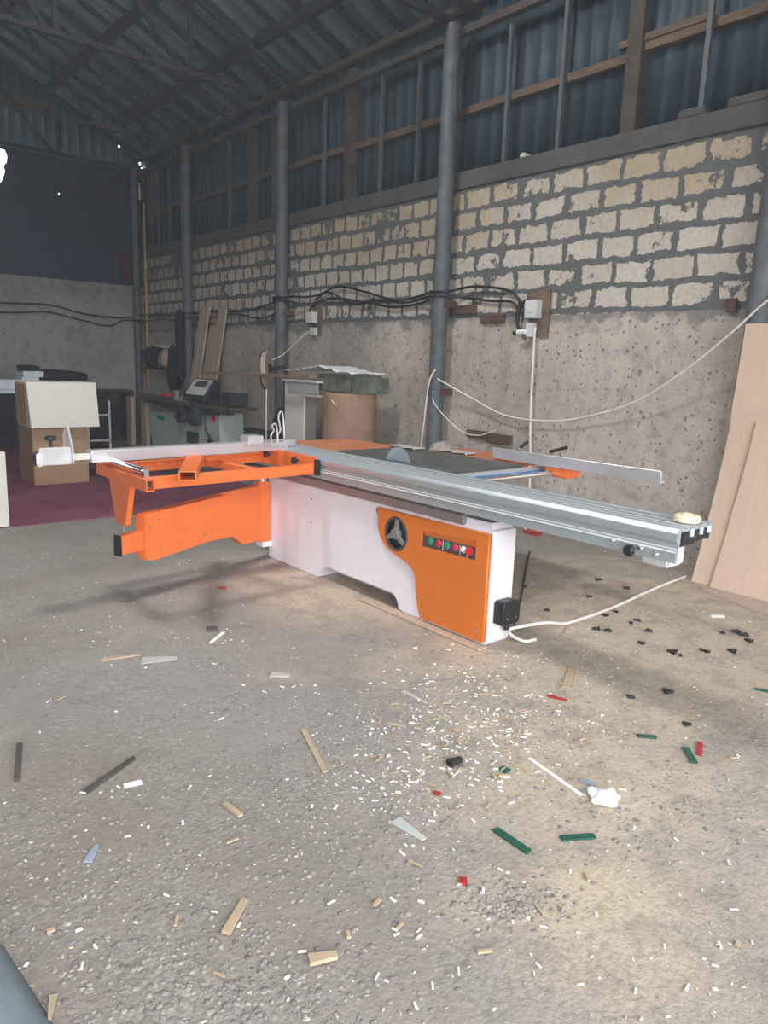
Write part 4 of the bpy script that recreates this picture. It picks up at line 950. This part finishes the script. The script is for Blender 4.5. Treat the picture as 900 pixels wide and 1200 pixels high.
S('white_strip', (620, 890), (681, 933), .014, .006, M['chipwhite'], 'longest thin white strip lying in the front sand', 'strip')
S('white_strip', (247, 754), (262, 742), .018, .006, M['chipwhite'], 'white bent strip beside the dark grey plastic piece', 'strip')
S('white_strip', (145, 923), (166, 918), .022, .008, M['chipwhite'], 'bright white block offcut on the dark earth at left', 'offcut')
S('white_strip', (833, 723), (848, 723), .03, .008, M['chipwhite'], 'white strip on the sand near the leaning boards', 'strip')
S('grey_film', (463, 962), (497, 985), .05, .004, M['filmdull'], 'translucent pointed film scrap left of the green strips', 'film', taper=.4)
S('grey_film', (472, 811), (500, 825), .03, .004, M['filmdull'], 'thin pale film strip at the left of the chip heap', 'film', taper=.3)
S('blue_scrap', (680, 915), (697, 921), .03, .006, M['chipgrey'], 'blue grey scrap just above the crumpled white plastic', 'scrap')
S('blue_scrap', (103, 1012), (114, 992), .03, .006, M['chipgrey'], 'blue grey scrap on the dark earth at the left', 'scrap', taper=.5)
S('wood_stick', (265, 1096), (287, 1057), .026, .012, M['chipwood'], 'large pale wooden stick in the foreground left of centre', 'stick', taper=.7)
S('wood_stick', (362, 1128), (395, 1122), .034, .012, M['chipwood'], 'broad wooden splinter at the bottom middle', 'stick', taper=.6)
S('wood_stick', (355, 856), (381, 906), .022, .006, M['chipwood'], 'long brown wood strip lying in the middle of the floor', 'stick')
S('wood_stick', (663, 807), (671, 784), .04, .008, M['chipwood'], 'pale wood strip standing out of the heap near the saw end', 'stick')
S('wood_stick', (263, 944), (282, 958), .02, .010, M['chipwood'], 'small wood splinter on the floor left of middle', 'stick')
S('wood_stick', (63, 1170), (58, 1198), .02, .010, M['chipwood'], 'wood splinter beside the blue grey cloth', 'stick', taper=.4)
S('wood_stick', (118, 775), (165, 768), .03, .008, M['plank'], 'brown stick lying left of the torn paper on floor', 'stick', taper=.6)
S('dark_stick', (100, 930), (157, 890), .020, .012, M['timberdark'], 'long dark stick lying diagonally on the earth at left', 'stick', taper=.6)
S('dark_stick', (23, 874), (20, 916), .022, .012, M['timberdark'], 'short dark stick near the left edge of view', 'stick')
S('torn_paper', (166, 775), (208, 772), .09, .004, M['paper'], 'torn grey paper on the floor left of the saw', 'paper', taper=.5)
S('torn_paper', (318, 791), (340, 793), .06, .006, M['paper'], 'small torn paper scrap in the middle distance', 'paper', taper=.5)
S('paper_piece', (605, 835), (618, 833), .05, .006, M['plankpink'], 'crumpled beige paper scrap in the chip heap', 'paper', taper=.6)
# crumpled white plastic
q = MB(); c_ = fl(707, 938); bmesh.ops.create_icosphere(q.bm, subdivisions=3, radius=1)
for v in q.bm.verts:
    d = v.co.copy(); k = 1+.18*math.sin(6*d.x+2)+.15*math.sin(8*d.y+1)
    v.co = Vector((c_.x+d.x*.055*k, c_.y+d.y*.055*k, .002+max(0, d.z*.018+.012)*k))
tag(q.build('white_plastic_lump', M['film'], smooth=60), 'crumpled white plastic piece at the end of the long white strip', 'plastic')
# black triangular chips at the right
tri = [(740, 731), (748, 728), (788, 765), (822, 763), (828, 765), (760, 740), (847, 743), (872, 745), (878, 752), (859, 764), (738, 818), (713, 740), (700, 738), (752, 755), (700, 680), (722, 718), (797, 769), (615, 688), (640, 716), (862, 741), (783, 812), (735, 690), (803, 850), (709, 722), (690, 700)]
for px_, py_ in tri:
    c_ = fl(px_, py_); a = random.random()*6.28; r = random.uniform(.02, .04)
    pts = [(c_.x+r*random.uniform(.6, 1.3)*math.cos(a+k*2.1), c_.y+r*random.uniform(.6, 1.3)*math.sin(a+k*2.1)) for k in range(3)]
    tag(MB().prism(pts, 'Z', .002, .014).build('black_chip', M['chipdark'], smooth=0), 'small black triangular offcut on the sand right of the saw', 'offcut', 'black triangular offcuts on the sand')
# white offcuts, each one its own
rd = random.Random(21)
def spot():
    u = rd.random()
    if u < .46: return rd.gauss(565, 70), rd.gauss(835, 40)
    if u < .64: return rd.gauss(485, 38), rd.gauss(895, 36)
    if u < .71: return rd.gauss(590, 25), rd.gauss(900, 25)
    if u < .85: return rd.uniform(20, 520), rd.uniform(730, 1180)
    return rd.uniform(450, 890), rd.uniform(860, 1190)
proto = {}
def chip_mesh(i, m):
    if i not in proto:
        q = MB(); q.box(-.5, .5, -.5, .5, 0, 1); o = q.build('proto', m, smooth=0, org=(0, 0, 0)); proto[i] = o.data; bpy.data.objects.remove(o)
    return proto[i]
wc = chip_mesh('w', M['chipwhite']); dc = chip_mesh('d', M['chipwood'])
cnt = 0
while cnt < 270:
    px_, py_ = spot()
    if not (0 < px_ < 900 and 735 < py_ < 1200): continue
    if px_ > 800 and py_ < 800: continue
    c_ = fl(px_, py_)
    if 2.9 < c_.x < 3.3 and c_.y > 2.5: continue
    o = bpy.data.objects.new('white_offcut', wc); C.objects.link(o)
    dd = (c_-Vector((0, 0, 1.55))).length
    o.location = (c_.x, c_.y, .003); ln = rd.uniform(.011, .028)
    o.scale = (ln, rd.uniform(.004, .008), rd.uniform(.002, .005)); o.rotation_euler = (0, 0, rd.random()*6.28)
    zone = 'heap' if c_.y > 1.9 and c_.x > 1.75 else 'sand' if c_.x > 1.45 else 'earth' if (c_.x < .95) else 'middle'
    tag(o, {'heap': 'tiny white offcut in the thick scatter of chips before the saw cabinet', 'sand': 'tiny white offcut on the sandy floor at the right front', 'earth': 'tiny white offcut on the darker gravelly floor at the left', 'middle': 'tiny white offcut on the grey floor in the lower middle'}[zone], 'offcut', 'white offcuts, '+zone); cnt += 1
cnt = 0
while cnt < 60:
    px_, py_ = spot()
    if not (0 < px_ < 900 and 760 < py_ < 1200): continue
    c_ = fl(px_, py_)
    o = bpy.data.objects.new('wood_offcut', dc); C.objects.link(o)
    o.location = (c_.x, c_.y, .003); o.scale = (rd.uniform(.02, .05), rd.uniform(.006, .012), rd.uniform(.004, .008)); o.rotation_euler = (0, 0, rd.random()*6.28)
    tag(o, 'tiny raw wood splinter scattered on the dusty floor', 'splinter', 'wood splinters on the floor'); cnt += 1
# crumbs nobody could count
def stuff_mesh(name, n, place, size, m, label, cat, flat):
    V = []; Fc = []
    for k in range(n):
        x, y = place(); a = rd.random()*6.28; s1 = rd.uniform(*size); s2 = s1*(rd.uniform(.25, .5) if flat else rd.uniform(.6, 1)); h = rd.uniform(.001, .004) if flat else s1*rd.uniform(.2, .45)
        ca, sa = math.cos(a), math.sin(a); b0 = len(V)
        if flat:
            for z in (.001, .001+h):
                for u, v in ((-1, -1), (1, -1), (1, 1), (-1, 1)): V.append((x+ca*u*s1-sa*v*s2, y+sa*u*s1+ca*v*s2, z))
            for f_ in ((3, 2, 1, 0), (4, 5, 6, 7), (0, 1, 5, 4), (1, 2, 6, 5), (2, 3, 7, 6), (3, 0, 4, 7)): Fc.append([b0+i for i in f_])
        else:
            nn = 7
            for z, kk in ((-.001, .9), (h*.45, 1.), (h*.85, .65)):
                for i in range(nn):
                    t_ = 2*math.pi*i/nn; rr = kk*(1+.12*math.sin(i*2.3+k))
                    V.append((x+ca*rr*s1*math.cos(t_)-sa*rr*s2*math.sin(t_), y+sa*rr*s1*math.cos(t_)+ca*rr*s2*math.sin(t_), z))
            V.append((x, y, h))
            for j in range(2):
                for i in range(nn): Fc.append([b0+j*nn+i, b0+j*nn+(i+1) % nn, b0+(j+1)*nn+(i+1) % nn, b0+(j+1)*nn+i])
            for i in range(nn): Fc.append([b0+2*nn+i, b0+2*nn+(i+1) % nn, b0+3*nn])
    me = bpy.data.meshes.new(name); me.from_pydata(V, [], Fc); me.materials.append(m)
    if not flat:
        for p_ in me.polygons: p_.use_smooth = True
    o = bpy.data.objects.new(name, me); C.objects.link(o); return tag(o, label, cat, kind='stuff')
def place_crumb():
    while True:
        u = rd.random()
        if u < .38: p_ = (rd.gauss(565, 80), rd.gauss(835, 45))
        elif u < .58: p_ = (rd.gauss(490, 60), rd.gauss(900, 50))
        elif u < .75: p_ = (rd.uniform(0, 900), rd.uniform(720, 1200))
        elif u < .9: p_ = (rd.uniform(620, 900), rd.uniform(640, 860))
        else: p_ = (rd.uniform(0, 350), rd.uniform(640, 760))
        if not (-50 < p_[0] < 950 and 640 < p_[1] < 1230): continue
        c_ = fl(*p_)
        if 2.9 < c_.x < 3.85 and 2.6 < c_.y < 5.0: continue
        return c_.x, c_.y
stuff_mesh('floor_crumbs', 2400, place_crumb, (.002, .0065), M['crumb'], 'fine wood and laminate crumbs strewn over the whole floor', 'crumbs', True)
centres = [(90, 1080, 120, 90), (200, 980, 110, 60), (330, 1040, 110, 60), (120, 1170, 110, 40), (330, 1170, 90, 40), (420, 970, 60, 40), (600, 1060, 35, 16), (250, 850, 150, 60), (780, 960, 70, 40), (560, 850, 80, 40), (30, 1000, 60, 60), (380, 890, 80, 40)]
def place_pebble():
    while True:
        c0_ = rd.choice(centres); p_ = (rd.gauss(c0_[0], c0_[2]), rd.gauss(c0_[1], c0_[3]))
        if not (-40 < p_[0] < 940 and 760 < p_[1] < 1230): continue
        c_ = fl(*p_)
        if c_.x > 2.85 and c_.y > 2.5: continue
        return c_.x, c_.y
stuff_mesh('gravel', 3000, place_pebble, (.003, .0105), M['pebble'], 'grey and tan gravel pressed into the dusty floor', 'gravel', False)
for o in bpy.data.objects:
    if '_org' in o: del o['_org']
